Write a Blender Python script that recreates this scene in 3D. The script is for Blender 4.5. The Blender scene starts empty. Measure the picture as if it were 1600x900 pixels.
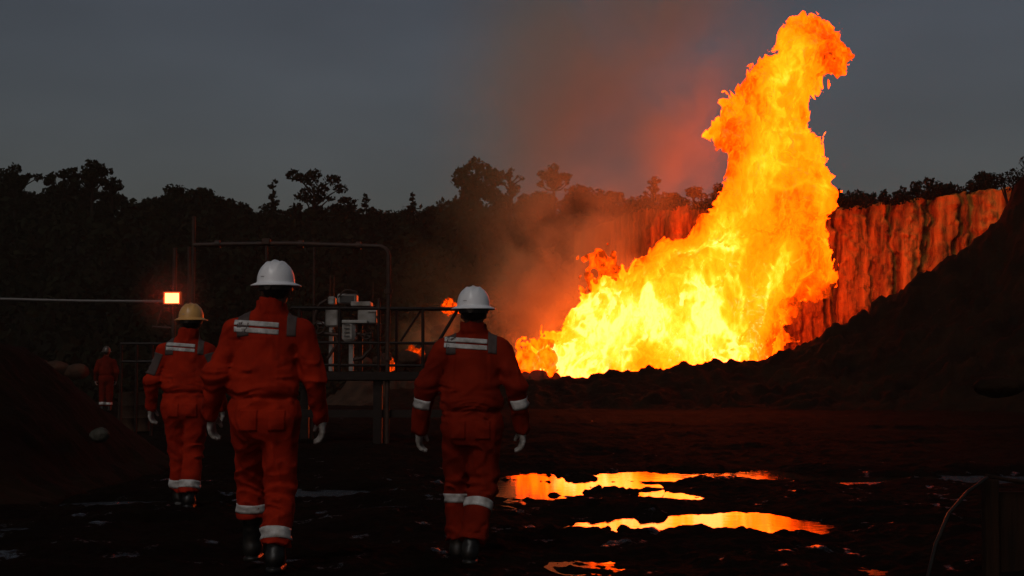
import bpy, math, random
import numpy as np
from mathutils import Vector, Matrix, Euler

R = math.radians
C = bpy.context.scene.collection
scene = bpy.context.scene

# ------------------------------------------------------------------ camera, sky, sun, exposure
F = 2222.0                      # focal length in pixels of a 1600 px wide frame
CAM_H = 1.1
PITCH = math.atan(150.0 / F)
cam_data = bpy.data.cameras.new('camera')
cam = bpy.data.objects.new('camera', cam_data)
C.objects.link(cam)
cam_data.sensor_width = 36.0
cam_data.lens = 36.0 * F / 1600.0
cam_data.clip_start = 0.1
cam_data.clip_end = 6000
cam.location = (0, 0, CAM_H)
cam.rotation_euler = (R(90) + PITCH, 0, 0)
scene.camera = cam

SUN_EL, SUN_ROT = R(46), R(200)
w = bpy.data.worlds.new('World')
scene.world = w
w.use_nodes = True
nt = w.node_tree
nt.nodes.clear()
wo = nt.nodes.new('ShaderNodeOutputWorld')
bg = nt.nodes.new('ShaderNodeBackground')
bg.inputs['Strength'].default_value = 0.05
sky = nt.nodes.new('ShaderNodeTexSky')
sky.sky_type = 'NISHITA'
sky.sun_disc = False
sky.sun_elevation = R(3.0)
sky.sun_rotation = SUN_ROT
sky.air_density = 1.0
sky.dust_density = 2.5
sky.ozone_density = 1.5
hs = nt.nodes.new('ShaderNodeHueSaturation')
hs.inputs['Saturation'].default_value = 0.6
hs.inputs['Value'].default_value = 1.0
tc = nt.nodes.new('ShaderNodeTexCoord')
mp = nt.nodes.new('ShaderNodeMapping')
mp.inputs['Scale'].default_value = (1.6, 1.6, 4.5)
nz = nt.nodes.new('ShaderNodeTexNoise')
nz.inputs['Scale'].default_value = 1.7
nz.inputs['Detail'].default_value = 5
nz.inputs['Roughness'].default_value = 0.5
cr = nt.nodes.new('ShaderNodeMapRange')
cr.inputs['From Min'].default_value = 0.3
cr.inputs['From Max'].default_value = 0.7
cr.inputs['To Min'].default_value = 0.8
cr.inputs['To Max'].default_value = 1.15
mx = nt.nodes.new('ShaderNodeMixRGB')
mx.blend_type = 'MULTIPLY'
mx.inputs['Fac'].default_value = 1.0
nt.links.new(sky.outputs[0], hs.inputs['Color'])
nt.links.new(tc.outputs['Generated'], mp.inputs['Vector'])
nt.links.new(mp.outputs[0], nz.inputs['Vector'])
nt.links.new(nz.outputs[0], cr.inputs['Value'])
nt.links.new(hs.outputs[0], mx.inputs[1])
nt.links.new(cr.outputs[0], mx.inputs[2])
tn = nt.nodes.new('ShaderNodeMixRGB')
tn.blend_type = 'MULTIPLY'
tn.inputs['Fac'].default_value = 1.0
tn.inputs[2].default_value = (1.02, 0.98, 1.13, 1)
nt.links.new(mx.outputs[0], tn.inputs[1])
nt.links.new(tn.outputs[0], bg.inputs['Color'])
nt.links.new(bg.outputs[0], wo.inputs['Surface'])

sd = bpy.data.lights.new('sun', 'SUN')
sd.energy = 0.62
sd.angle = R(24)
sd.color = (1.0, 0.95, 0.9)
so = bpy.data.objects.new('sun', sd)
C.objects.link(so)
sun_dir = Vector((math.sin(SUN_ROT) * math.cos(SUN_EL), math.cos(SUN_ROT) * math.cos(SUN_EL), math.sin(SUN_EL)))
so.rotation_euler = sun_dir.to_track_quat('Z', 'Y').to_euler()
so.location = (-5, -20, 15)

scene.render.engine = 'CYCLES'
scene.view_settings.view_transform = 'Standard'
scene.view_settings.look = 'None'
scene.view_settings.exposure = 0.0
scene.view_settings.gamma = 1.0
cy = scene.cycles
cy.use_denoising = True
cy.max_bounces = 6
cy.diffuse_bounces = 2
cy.glossy_bounces = 3
cy.transparent_max_bounces = 12
cy.volume_bounces = 0
cy.sample_clamp_indirect = 4.0
cy.volume_step_rate = 1.0
cy.volume_max_steps = 128
cy.caustics_reflective = False
cy.caustics_refractive = False

# ------------------------------------------------------------------ numpy helpers
f32 = np.float32
_rs = np.random.RandomState(7)
TAB = _rs.rand(32, 32, 32).astype(f32)
TABF = TAB.ravel()


def vn(x, y, z, seed=0):
    """value noise in -1..1 on arrays"""
    x = np.asarray(x, f32) + f32(seed * 5.37)
    y = np.asarray(y, f32) + f32(seed * 3.11)
    z = np.asarray(z, f32) + f32(seed * 7.73)
    x, y, z = np.broadcast_arrays(x, y, z)
    xi = np.floor(x).astype(np.int32); yi = np.floor(y).astype(np.int32); zi = np.floor(z).astype(np.int32)
    fx = x - xi; fy = y - yi; fz = z - zi
    fx = fx * fx * (3 - 2 * fx); fy = fy * fy * (3 - 2 * fy); fz = fz * fz * (3 - 2 * fz)
    x0 = (xi & 31) << 10; x1 = ((xi + 1) & 31) << 10
    y0 = (yi & 31) << 5; y1 = ((yi + 1) & 31) << 5
    z0 = zi & 31; z1 = (zi + 1) & 31
    def L(a, b, t): return a + (b - a) * t
    c00 = L(TABF[x0 + y0 + z0], TABF[x1 + y0 + z0], fx)
    c10 = L(TABF[x0 + y1 + z0], TABF[x1 + y1 + z0], fx)
    c01 = L(TABF[x0 + y0 + z1], TABF[x1 + y0 + z1], fx)
    c11 = L(TABF[x0 + y1 + z1], TABF[x1 + y1 + z1], fx)
    return (L(L(c00, c10, fy), L(c01, c11, fy), fz) * 2 - 1).astype(f32)


def fbm(x, y, z, octv=4, seed=0, gain=0.5, lac=2.03):
    s = 0; a = 1.0; fr = 1.0; tot = 0
    for i in range(octv):
        s = s + a * vn(np.asarray(x) * fr, np.asarray(y) * fr, np.asarray(z) * fr, seed + i * 3)
        tot += a; a *= gain; fr *= lac
    return s / tot


def sstep(a, b, x):
    t = np.clip((x - a) / (b - a), 0, 1)
    return t * t * (3 - 2 * t)


def surface_nets(Fv, org, h):
    """Fv: field on grid, inside < 0 -> verts (N,3), quads (M,4)"""
    nx, ny, nz_ = Fv.shape
    ins = Fv < 0
    cnt = np.zeros((nx - 1, ny - 1, nz_ - 1), np.int8)
    for dx in (0, 1):
        for dy in (0, 1):
            for dz in (0, 1):
                cnt += ins[dx:nx - 1 + dx, dy:ny - 1 + dy, dz:nz_ - 1 + dz]
    act = (cnt > 0) & (cnt < 8)
    ci = np.argwhere(act)
    idx = -np.ones(act.shape, np.int32)
    idx[act] = np.arange(len(ci))
    acc = np.zeros((len(ci), 3)); num = np.zeros(len(ci))
    corners = [(a, b, c) for a in (0, 1) for b in (0, 1) for c in (0, 1)]
    i, j, k = ci.T
    val = {c: Fv[i + c[0], j + c[1], k + c[2]] for c in corners}
    for c in corners:
        for ax in range(3):
            if c[ax] == 0:
                c2 = list(c); c2[ax] = 1; c2 = tuple(c2)
                a, b = val[c], val[c2]
                m = (a < 0) != (b < 0)
                t = np.where(m, a / np.where(m, a - b, 1), 0)
                p = np.array(c, float)[None, :].repeat(len(ci), 0)
                p[:, ax] += t
                acc += p * m[:, None]; num += m
    V = (ci + acc / num[:, None]) * h + np.asarray(org)
    Q = []
    for ax in range(3):
        a0 = [slice(None)] * 3; a1 = [slice(None)] * 3
        a0[ax] = slice(0, -1); a1[ax] = slice(1, None)
        s0 = ins[tuple(a0)]; s1 = ins[tuple(a1)]
        ch = s0 != s1
        u, v = [q for q in range(3) if q != ax]
        e = np.argwhere(ch)
        ok = (e[:, u] > 0) & (e[:, v] > 0) & (e[:, u] < Fv.shape[u] - 1) & (e[:, v] < Fv.shape[v] - 1)
        e = e[ok]
        fl = s0[tuple(e.T)]
        def at(du, dv):
            q = e.copy(); q[:, u] += du; q[:, v] += dv
            return idx[tuple(q.T)]
        q = np.stack([at(-1, -1), at(0, -1), at(0, 0), at(-1, 0)], 1)
        flip = fl if ax != 1 else ~fl
        q[~flip] = q[~flip][:, ::-1]
        Q.append(q)
    return V, np.concatenate(Q)


def new_mesh(name, V, Fc, mat, smooth=True, attrs=None):
    me = bpy.data.meshes.new(name)
    V = np.asarray(V, f32); Fc = np.asarray(Fc, np.int32)
    n = Fc.shape[1]
    me.vertices.add(len(V)); me.vertices.foreach_set('co', V.ravel())
    me.loops.add(Fc.size); me.loops.foreach_set('vertex_index', Fc.ravel())
    me.polygons.add(len(Fc)); me.polygons.foreach_set('loop_start', np.arange(len(Fc), dtype=np.int32) * n)
    me.update(calc_edges=True)
    me.polygons.foreach_set('use_smooth', np.full(len(Fc), smooth))
    if attrs:
        for k, v in attrs.items():
            a = me.attributes.new(k, 'FLOAT', 'POINT')
            a.data.foreach_set('value', np.asarray(v, f32).ravel())
    if mat:
        me.materials.append(mat)
    me.validate()
    return me


def link(name, me, parent=None, loc=None):
    o = bpy.data.objects.new(name, me)
    C.objects.link(o)
    if parent is not None:
        o.parent = parent
    if loc is not None:
        o.location = loc
    return o


def tag(o, label=None, cat=None, group=None, kind=None):
    if label: o['label'] = label
    if cat: o['category'] = cat
    if group: o['group'] = group
    if kind: o['kind'] = kind
    return o


def empty(name, loc, rz=0):
    o = bpy.data.objects.new(name, None)
    o.empty_display_size = 0.2
    C.objects.link(o)
    o.location = loc
    o.rotation_euler = (0, 0, rz)
    return o


class MB:
    """collects simple shapes and links them as one mesh"""
    def __init__(s): s.v = []; s.f = []

    def add(s, V, Fs):
        b = sum(len(q) for q in s.v)
        s.v.append(np.asarray(V, float))
        s.f += [tuple(int(i) + b for i in f) for f in Fs]

    def box(s, c, size, rot=None, bev=0.0):
        x, y, z = [q / 2 for q in size]
        b = min(bev, x * .9, y * .9, z * .9)
        if b <= 0:
            V = np.array([(sx * x, sy * y, sz * z) for sx in (-1, 1) for sy in (-1, 1) for sz in (-1, 1)])
            Fs = [(0, 1, 3, 2), (4, 6, 7, 5), (0, 4, 5, 1), (2, 3, 7, 6), (0, 2, 6, 4), (1, 5, 7, 3)]
        else:
            V = []; key = {}
            for sx in (-1, 1):
                for sy in (-1, 1):
                    for sz in (-1, 1):
                        for ax in range(3):
                            p = [sx * (x - b), sy * (y - b), sz * (z - b)]
                            p[ax] = (sx * x, sy * y, sz * z)[ax]
                            key[(sx, sy, sz, ax)] = len(V); V.append(p)
            V = np.array(V); Fs = []
            for ax in range(3):
                u, v = [q for q in range(3) if q != ax]
                for sg in (-1, 1):
                    q = []
                    for (a, c2) in ((-1, -1), (1, -1), (1, 1), (-1, 1)):
                        k = [0, 0, 0]; k[ax] = sg; k[u] = a; k[v] = c2
                        q.append(key[(*k, ax)])
                    if (sg > 0) != (ax != 1): q = q[::-1]
                    Fs.append(q)
                for a in (-1, 1):
                    for c2 in (-1, 1):
                        k0 = [0, 0, 0]; k0[u] = a; k0[v] = c2; k1 = list(k0); k0[ax] = -1; k1[ax] = 1
                        Fs.append([key[(*k0, u)], key[(*k1, u)], key[(*k1, v)], key[(*k0, v)]])
            for sx in (-1, 1):
                for sy in (-1, 1):
                    for sz in (-1, 1):
                        Fs.append([key[(sx, sy, sz, 0)], key[(sx, sy, sz, 1)], key[(sx, sy, sz, 2)]])
        if rot is not None:
            V = V @ np.array(Euler(rot).to_matrix()).T
        s.add(V + np.asarray(c), Fs)
        return s

    def tube(s, pts, r, n=10, caps=True):
        pts = [Vector(p) for p in pts]
        rs = r if hasattr(r, '__len__') else [r] * len(pts)
        V = []; Fs = []
        up = Vector((0, 0, 1))
        prev = None
        for i, p in enumerate(pts):
            if i == 0: d = pts[1] - p
            elif i == len(pts) - 1: d = p - pts[i - 1]
            else: d = (pts[i + 1] - pts[i - 1])
            d.normalize()
            if prev is None:
                a = d.cross(up if abs(d.z) < .9 else Vector((1, 0, 0))).normalized()
            else:
                a = (prev - d * prev.dot(d)).normalized()
            prev = a
            b = d.cross(a)
            for k in range(n):
                t = 2 * math.pi * k / n
                V.append(p + (a * math.cos(t) + b * math.sin(t)) * rs[i])
        for i in range(len(pts) - 1):
            for k in range(n):
                k2 = (k + 1) % n
                Fs.append((i * n + k, i * n + k2, (i + 1) * n + k2, (i + 1) * n + k))
        if caps:
            Fs.append(tuple(range(n))[::-1]); Fs.append(tuple((len(pts) - 1) * n + k for k in range(n)))
        s.add([tuple(v) for v in V], Fs)
        return s

    def lathe(s, prof, c=(0, 0, 0), n=24, sx=1, sy=1):
        V = []; Fs = []
        for (r, z) in prof:
            for k in range(n):
                t = 2 * math.pi * k / n
                V.append((c[0] + r * sx * math.cos(t), c[1] + r * sy * math.sin(t), c[2] + z))
        for i in range(len(prof) - 1):
            for k in range(n):
                k2 = (k + 1) % n
                Fs.append((i * n + k, i * n + k2, (i + 1) * n + k2, (i + 1) * n + k))
        Fs.append(tuple(range(n))[::-1]); Fs.append(tuple((len(prof) - 1) * n + k for k in range(n)))
        s.add(V, Fs)
        return s

    def build(s, name, mat, parent=None, smooth=False, loc=None):
        me = bpy.data.meshes.new(name)
        me.from_pydata(np.concatenate(s.v).tolist(), [], s.f)
        me.materials.append(mat)
        if smooth:
            me.polygons.foreach_set('use_smooth', np.full(len(me.polygons), True))
            try: me.set_sharp_from_angle(angle=R(40))
            except Exception: pass
        me.update()
        return link(name, me, parent, loc)


# ------------------------------------------------------------------ placing by the photograph's pixels
_M = np.array(Euler((R(90) + PITCH, 0, 0)).to_matrix())


def at(px, py, d):
    """world point seen at pixel (px, py) at world distance y = d"""
    v = _M @ np.array([(px - 800) / F, -(py - 450) / F, -1.0])
    v = v * (d / v[1])
    return Vector((v[0], v[1], v[2] + CAM_H))


def px_of(x, y, z):
    q = np.stack([np.asarray(x, float), np.asarray(y, float), np.asarray(z, float) - CAM_H])
    c = _M.T @ q.reshape(3, -1)
    return (800 + F * c[0] / -c[2]).reshape(np.shape(x)), (450 - F * c[1] / -c[2]).reshape(np.shape(x))


# ------------------------------------------------------------------ materials
def mat(name, col, rough=0.6, metal=0.0, spec=0.5, var=0.0, vscale=5.0, bump=0.0, bscale=20.0, col2=None, dist=0.02, stretch=(1, 1, 1)):
    m = bpy.data.materials.new(name)
    m.use_nodes = True
    t = m.node_tree
    b = t.nodes['Principled BSDF']
    b.inputs['Roughness'].default_value = rough
    b.inputs['Metallic'].default_value = metal
    b.inputs['Specular IOR Level'].default_value = spec
    b.inputs['Base Color'].default_value = (*col, 1)
    co = t.nodes.new('ShaderNodeTexCoord')
    ma = t.nodes.new('ShaderNodeMapping')
    ma.inputs['Scale'].default_value = stretch
    t.links.new(co.outputs['Object'], ma.inputs['Vector'])
    if var > 0 or col2 is not None:
        n = t.nodes.new('ShaderNodeTexNoise')
        n.inputs['Scale'].default_value = vscale
        n.inputs['Detail'].default_value = 6
        n.inputs['Roughness'].default_value = 0.6
        t.links.new(ma.outputs[0], n.inputs['Vector'])
        r = t.nodes.new('ShaderNodeValToRGB')
        r.color_ramp.elements[0].position = 0.35
        r.color_ramp.elements[1].position = 0.66
        c2 = col2 if col2 is not None else tuple(c * (1 - var) for c in col)
        r.color_ramp.elements[0].color = (*c2, 1)
        r.color_ramp.elements[1].color = (*col, 1)
        t.links.new(n.outputs[0], r.inputs[0])
        t.links.new(r.outputs[0], b.inputs['Base Color'])
        rr = t.nodes.new('ShaderNodeMapRange')
        rr.inputs['To Min'].default_value = max(0.02, rough - 0.12)
        rr.inputs['To Max'].default_value = min(1, rough + 0.12)
        t.links.new(n.outputs[0], rr.inputs['Value'])
        t.links.new(rr.outputs[0], b.inputs['Roughness'])
    if bump > 0:
        n2 = t.nodes.new('ShaderNodeTexNoise')
        n2.inputs['Scale'].default_value = bscale
        n2.inputs['Detail'].default_value = 6
        t.links.new(ma.outputs[0], n2.inputs['Vector'])
        bp = t.nodes.new('ShaderNodeBump')
        bp.inputs['Strength'].default_value = bump
        bp.inputs['Distance'].default_value = dist
        t.links.new(n2.outputs[0], bp.inputs['Height'])
        t.links.new(bp.outputs[0], b.inputs['Normal'])
    return m


M = {}
M['mud'] = mat('mud', (0.008, 0.0045, 0.003), 0.9, spec=0.06, col2=(0.004, 0.0025, 0.002), vscale=1.3, bump=0.8, bscale=16, dist=0.03)


def wet_spots(m):
    """shiny wet patches scattered over the mud"""
    t = m.node_tree; b = t.nodes['Principled BSDF']
    co = t.nodes.new('ShaderNodeTexCoord'); mp_ = t.nodes.new('ShaderNodeMapping')
    mp_.inputs['Scale'].default_value = (1.0, 0.7, 1.0)
    t.links.new(co.outputs['Object'], mp_.inputs[0])
    n = t.nodes.new('ShaderNodeTexNoise'); n.inputs['Scale'].default_value = 2.7; n.inputs['Detail'].default_value = 7; n.inputs['Roughness'].default_value = .65
    t.links.new(mp_.outputs[0], n.inputs['Vector'])
    sx = t.nodes.new('ShaderNodeSeparateXYZ'); t.links.new(co.outputs['Object'], sx.inputs[0])
    dr = t.nodes.new('ShaderNodeMapRange'); dr.interpolation_type = 'SMOOTHSTEP'        # the yard drains towards the camera: drier beyond 20 m
    dr.inputs['From Min'].default_value = 16; dr.inputs['From Max'].default_value = 25
    dr.inputs['To Min'].default_value = 0; dr.inputs['To Max'].default_value = .09
    t.links.new(sx.outputs['Y'], dr.inputs['Value'])
    sb = t.nodes.new('ShaderNodeMath'); sb.operation = 'SUBTRACT'
    t.links.new(n.outputs[0], sb.inputs[0]); t.links.new(dr.outputs[0], sb.inputs[1])
    a = t.nodes.new('ShaderNodeMapRange'); a.interpolation_type = 'SMOOTHSTEP'
    a.inputs['From Min'].default_value = .605; a.inputs['From Max'].default_value = .665
    t.links.new(sb.outputs[0], a.inputs['Value'])
    for l in list(b.inputs['Roughness'].links): t.links.remove(l)
    for (lo_, hi_, nm) in ((.9, .13, 'Roughness'), (.007, .34, 'Specular IOR Level')):
        c = t.nodes.new('ShaderNodeMapRange')
        c.inputs['To Min'].default_value = lo_; c.inputs['To Max'].default_value = hi_
        t.links.new(a.outputs[0], c.inputs['Value'])
        t.links.new(c.outputs[0], b.inputs[nm])


wet_spots(M['mud'])
M['earth'] = mat('earth', (0.016, 0.008, 0.004), 0.9, spec=0.03, col2=(0.005, 0.0028, 0.0018), vscale=0.9, bump=0.8, bscale=5, dist=0.06)
M['water'] = mat('water', (0.006, 0.004, 0.003), 0.02, spec=0.5, bump=0.10, bscale=6, dist=0.01)
M['ruffled_water'] = mat('ruffled_water', (0.006, 0.004, 0.003), 0.08, spec=0.5, bump=0.6, bscale=14, dist=0.03)
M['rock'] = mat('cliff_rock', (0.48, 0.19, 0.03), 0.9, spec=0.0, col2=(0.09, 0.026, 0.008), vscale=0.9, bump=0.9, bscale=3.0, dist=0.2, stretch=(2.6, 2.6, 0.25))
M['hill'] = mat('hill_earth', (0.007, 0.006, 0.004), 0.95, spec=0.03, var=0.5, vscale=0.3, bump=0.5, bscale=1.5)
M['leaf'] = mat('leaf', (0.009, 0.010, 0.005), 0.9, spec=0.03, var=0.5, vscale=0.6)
M['bark'] = mat('bark', (0.014, 0.010, 0.008), 0.9, spec=0.1, var=0.5, vscale=3, bump=0.6, bscale=8, stretch=(1, 1, 0.2))
M['coverall'] = mat('red_cloth', (0.33, 0.018, 0.0045), 0.88, spec=0.06, col2=(0.18, 0.009, 0.0025), vscale=5, bump=0.35, bscale=45, dist=0.004)
M['dark_coverall'] = mat('dark_red_cloth', (0.20, 0.014, 0.004), 0.9, spec=0.05, col2=(0.11, 0.007, 0.002), vscale=4, bump=0.35, bscale=45, dist=0.004)  # a darker red than the main coverall cloth
M['grey_cloth'] = mat('grey_cloth', (0.085, 0.06, 0.055), 0.8, spec=0.2, var=0.45, vscale=9, bump=0.3, bscale=60, dist=0.003)
M['silver'] = mat('silver_tape', (0.48, 0.47, 0.46), 0.5, spec=0.4, col2=(0.24, 0.22, 0.20), vscale=16, bump=0.5, bscale=30, dist=0.006)
M['helmet'] = mat('white_helmet', (0.74, 0.75, 0.77), 0.32, spec=0.5, col2=(0.60, 0.60, 0.61), vscale=4)
M['helmet_y'] = mat('yellow_helmet', (0.60, 0.33, 0.10), 0.35, spec=0.5, col2=(0.46, 0.23, 0.07), vscale=6)
M['ink'] = mat('faded_ink', (0.26, 0.25, 0.25), 0.6)
M['black'] = mat('black_rubber', (0.005, 0.005, 0.005), 0.4, spec=0.3, col2=(0.014, 0.011, 0.008), vscale=6, bump=0.2, bscale=20)
M['dark_plastic'] = mat('dark_plastic', (0.03, 0.03, 0.03), 0.5)
M['skin'] = mat('skin', (0.13, 0.065, 0.04), 0.55, spec=0.4, var=0.25, vscale=12)
M['hair'] = mat('hair', (0.008, 0.007, 0.006), 0.6, spec=0.3, bump=0.8, bscale=90, stretch=(1, 1, 0.2))
M['glove'] = mat('glove', (0.38, 0.36, 0.34), 0.8, spec=0.2, col2=(0.16, 0.14, 0.12), vscale=18, bump=0.4, bscale=60, dist=0.003)
M['steel'] = mat('dark_steel', (0.014, 0.007, 0.005), 0.55, metal=0.0, spec=0.2, col2=(0.006, 0.003, 0.002), vscale=6, bump=0.3, bscale=25)
M['rust'] = mat('rusty_steel', (0.045, 0.018, 0.010), 0.6, spec=0.3, col2=(0.016, 0.008, 0.005), vscale=5, bump=0.4, bscale=25)
M['machine'] = mat('white_machine', (0.36, 0.35, 0.33), 0.5, spec=0.4, col2=(0.16, 0.14, 0.12), vscale=3.5)
M['cable'] = mat('grey_cable', (0.10, 0.09, 0.085), 0.6)
M['wood'] = mat('old_wood', (0.022, 0.009, 0.0045), 0.85, spec=0.1, col2=(0.008, 0.004, 0.002), vscale=4, bump=0.6, bscale=12, stretch=(4, 4, 0.4))
M['pale_rock'] = mat('pale_rock', (0.06, 0.055, 0.045), 0.9, spec=0.1, col2=(0.02, 0.02, 0.013), vscale=6, bump=0.6, bscale=12)
M['rubble'] = mat('rubble', (0.05, 0.026, 0.016), 0.9, spec=0.1, col2=(0.02, 0.011, 0.007), vscale=2, bump=0.6, bscale=8)


def lamp_mat(name, col, s):
    m = bpy.data.materials.new(name); m.use_nodes = True
    t = m.node_tree; t.nodes.clear()
    o = t.nodes.new('ShaderNodeOutputMaterial'); e = t.nodes.new('ShaderNodeEmission')
    e.inputs[0].default_value = (*col, 1); e.inputs[1].default_value = s
    t.links.new(e.outputs[0], o.inputs[0])
    return m


M['rim_glow'] = mat('rim_glow_orange', (0.5, 0.2, 0.05), 0.5)  # orange glow round the lamp's edge, put into a surface colour
M['lamp'] = lamp_mat('lit_lamp_glass', (1.0, 0.042, 0.011), 45.0)


def flame_mat():
    m = bpy.data.materials.new('flame'); m.use_nodes = True
    t = m.node_tree; t.nodes.clear()
    o = t.nodes.new('ShaderNodeOutputMaterial')
    e = t.nodes.new('ShaderNodeEmission'); tr = t.nodes.new('ShaderNodeBsdfTransparent'); ms = t.nodes.new('ShaderNodeMixShader')
    a = t.nodes.new('ShaderNodeAttribute'); a.attribute_name = 'flame_heat'
    al = t.nodes.new('ShaderNodeAttribute'); al.attribute_name = 'cover'
    co = t.nodes.new('ShaderNodeTexCoord'); mp_ = t.nodes.new('ShaderNodeMapping')
    mp_.inputs['Scale'].default_value = (1, 1, 0.55)
    n = t.nodes.new('ShaderNodeTexNoise'); n.inputs['Scale'].default_value = 4.0; n.inputs['Detail'].default_value = 6
    n.inputs['Roughness'].default_value = 0.62; n.inputs['Distortion'].default_value = 0.9
    t.links.new(co.outputs['Object'], mp_.inputs[0]); t.links.new(mp_.outputs[0], n.inputs['Vector'])
    mr = t.nodes.new('ShaderNodeMapRange')
    mr.inputs['From Min'].default_value = 0.25; mr.inputs['From Max'].default_value = 0.75
    mr.inputs['To Min'].default_value = -0.14; mr.inputs['To Max'].default_value = 0.14
    t.links.new(n.outputs[0], mr.inputs['Value'])
    ad = t.nodes.new('ShaderNodeMath'); ad.operation = 'ADD'; ad.use_clamp = True
    t.links.new(a.outputs['Fac'], ad.inputs[0]); t.links.new(mr.outputs[0], ad.inputs[1])
    r = t.nodes.new('ShaderNodeValToRGB')
    el = r.color_ramp.elements
    el[0].position = 0.0; el[0].color = (0.03, 0.0020, 0.0, 1)
    el[1].position = 1.0; el[1].color = (1.0, 0.13, 0.026, 1)
    for p_, c_ in ((0.14, (0.20, 0.0115, 0.0, 1)), (0.30, (0.62, 0.029, 0.0001, 1)), (0.52, (0.75, 0.043, 0.0003, 1)), (0.70, (0.85, 0.066, 0.001, 1)), (0.86, (0.95, 0.096, 0.005, 1))):
        q = el.new(p_); q.color = c_
    t.links.new(ad.outputs[0], r.inputs[0])
    e.inputs[1].default_value = 10.5
    t.links.new(r.outputs[0], e.inputs[0])
    lw = t.nodes.new('ShaderNodeLayerWeight'); lw.inputs[0].default_value = .5     # thin at grazing view, as a hot gas is
    pw_ = t.nodes.new('ShaderNodeMath'); pw_.operation = 'POWER'; pw_.inputs[1].default_value = 1.5
    t.links.new(lw.outputs['Facing'], pw_.inputs[0])
    iv = t.nodes.new('ShaderNodeMath'); iv.operation = 'MULTIPLY_ADD'; iv.inputs[1].default_value = -.85; iv.inputs[2].default_value = 1.0
    t.links.new(pw_.outputs[0], iv.inputs[0])
    cm = t.nodes.new('ShaderNodeMath'); cm.operation = 'MULTIPLY'
    t.links.new(al.outputs['Fac'], cm.inputs[0]); t.links.new(iv.outputs[0], cm.inputs[1])
    t.links.new(cm.outputs[0], ms.inputs[0]); t.links.new(tr.outputs[0], ms.inputs[1]); t.links.new(e.outputs[0], ms.inputs[2])
    t.links.new(ms.outputs[0], o.inputs[0])
    return m


M['flame'] = flame_mat()

# ------------------------------------------------------------------ ground
PUD = [  # centre x, y, rx, ry, level, depth
    (0.55, 16.8, 0.78, 2.6, -0.06, 0.95), (2.6, 18.2, 1.9, 0.95, -0.06, 1.15), (4.9, 17.6, 2.4, 0.75, -0.06, 1.3),
    (1.55, 12.15, 1.0, 1.0, -0.07, 1.3), (-3.6, 13.9, 0.62, 0.42, -0.06, 1.7), (1.1, 9.6, 0.6, 0.7, -0.08, 0.24),
    (-1.05, 13.4, 0.55, 0.6, -0.07, 0.85), (1.9, 9.2, 0.6, 0.4, -0.08, 0.28), (-2.85, 11.9, 0.2, 0.25, -0.06, 1.4), (-4.4, 18, .35, .4, -0.06, 0.8),
    (1.45, 15.0, .4, .5, -0.06, 0.8), (7.0, 27.2, 1.1, .35, -0.06, 1.0), (8.6, 24.0, .9, .3, -0.06, 1.0), (6.4, 17.0, 1.0, .4, -0.06, 1.0), (3.3, 11.8, .8, .3, -0.07, .7), (-1.9, 15.2, .7, .5, -0.06, .75), (-4.2, 11.4, .6, .3, -.07, .6)]


def base_h(x, y):
    h = 0.02 * vn(x * .35, y * .35, 0 * x, 3)
    h = h - 0.10 * np.exp(-((x + .25) ** 2 / 1.0 + (y - 9.6) ** 2 / 1.2))
    h = h - 0.04 * np.exp(-((x + 2.9) ** 2 / 1.5 + (y - 13) ** 2 / 2))
    h = h + 0.35 * sstep(28, 40, y)
    return h


def ground_h(x, y):
    x = np.asarray(x, f32); y = np.asarray(y, f32)
    h = base_h(x, y)
    lump = fbm(x * 1.7, y * 1.3, 0 * x, 3, 11) * 0.05
    clod = np.abs(fbm(x * 7, y * 6, 0 * x, 4, 21)) * 0.06 - 0.012
    clump = .10 * sstep(.22, .55, fbm(x * 2.4, y * 2.6, 0 * x, 4, 27, .6)) * sstep(40, 30, y)
    clump = clump + (.22 * sstep(.05, .5, fbm(x * .9, y * .55, 0 * x, 5, 29, .6)) + .05 * fbm(x * 3, y * 3, 0 * x, 3, 33)) * sstep(18.5, 22, y) * sstep(60, 45, y)
    rut = 0.03 * np.sin(x * 3.1 + y * .35 + 2 * vn(x * .3, y * .2, 0 * x, 8)) * sstep(30, 20, y)
    det = lump + clod + rut
    wat = 0
    for (cx, cy_, rx, ry, lv, dp) in PUD:
        q = ((x - cx) / rx) ** 2 + ((y - cy_) / ry) ** 2
        wat = np.maximum(wat, dp * np.exp(-(q ** 1.6) * 0.8))
    amp = 1 - 0.42 * np.clip(wat, 0, 1)
    return (h + det * amp * sstep(3000, 50, np.abs(y)) + clump * (.25 + .75 * np.clip(wat, 0, 1)) - 0.13 * wat).astype(f32)


def build_ground():
    th = np.concatenate([np.linspace(-180, -34, 40)[:-1], np.linspace(-34, 34, 620), np.linspace(34, 180, 40)[1:]])
    th = np.radians(th)
    rr = np.concatenate([[0.3, 1, 2, 3, 4, 5], np.arange(5.6, 10, 0.028), np.arange(10, 20, 0.036), np.arange(20, 34, .075), np.geomspace(34, 70, 90), np.geomspace(74, 5000, 24)])
    T, RR = np.meshgrid(th, rr)
    x = RR * np.sin(T); y = RR * np.cos(T)
    z = ground_h(x, y)
    V = np.stack([x, y, z], -1).reshape(-1, 3)
    nr, ntn = x.shape
    i = np.arange(nr - 1)[:, None] * ntn + np.arange(ntn - 1)[None, :]
    i = i.ravel()
    Q = np.stack([i, i + 1, i + 1 + ntn, i + ntn], 1)[:, ::-1]
    return tag(link('ground', new_mesh('ground', V, Q, M['mud'])), 'dark wet churned mud covering the work site', None, kind='structure')


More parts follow.
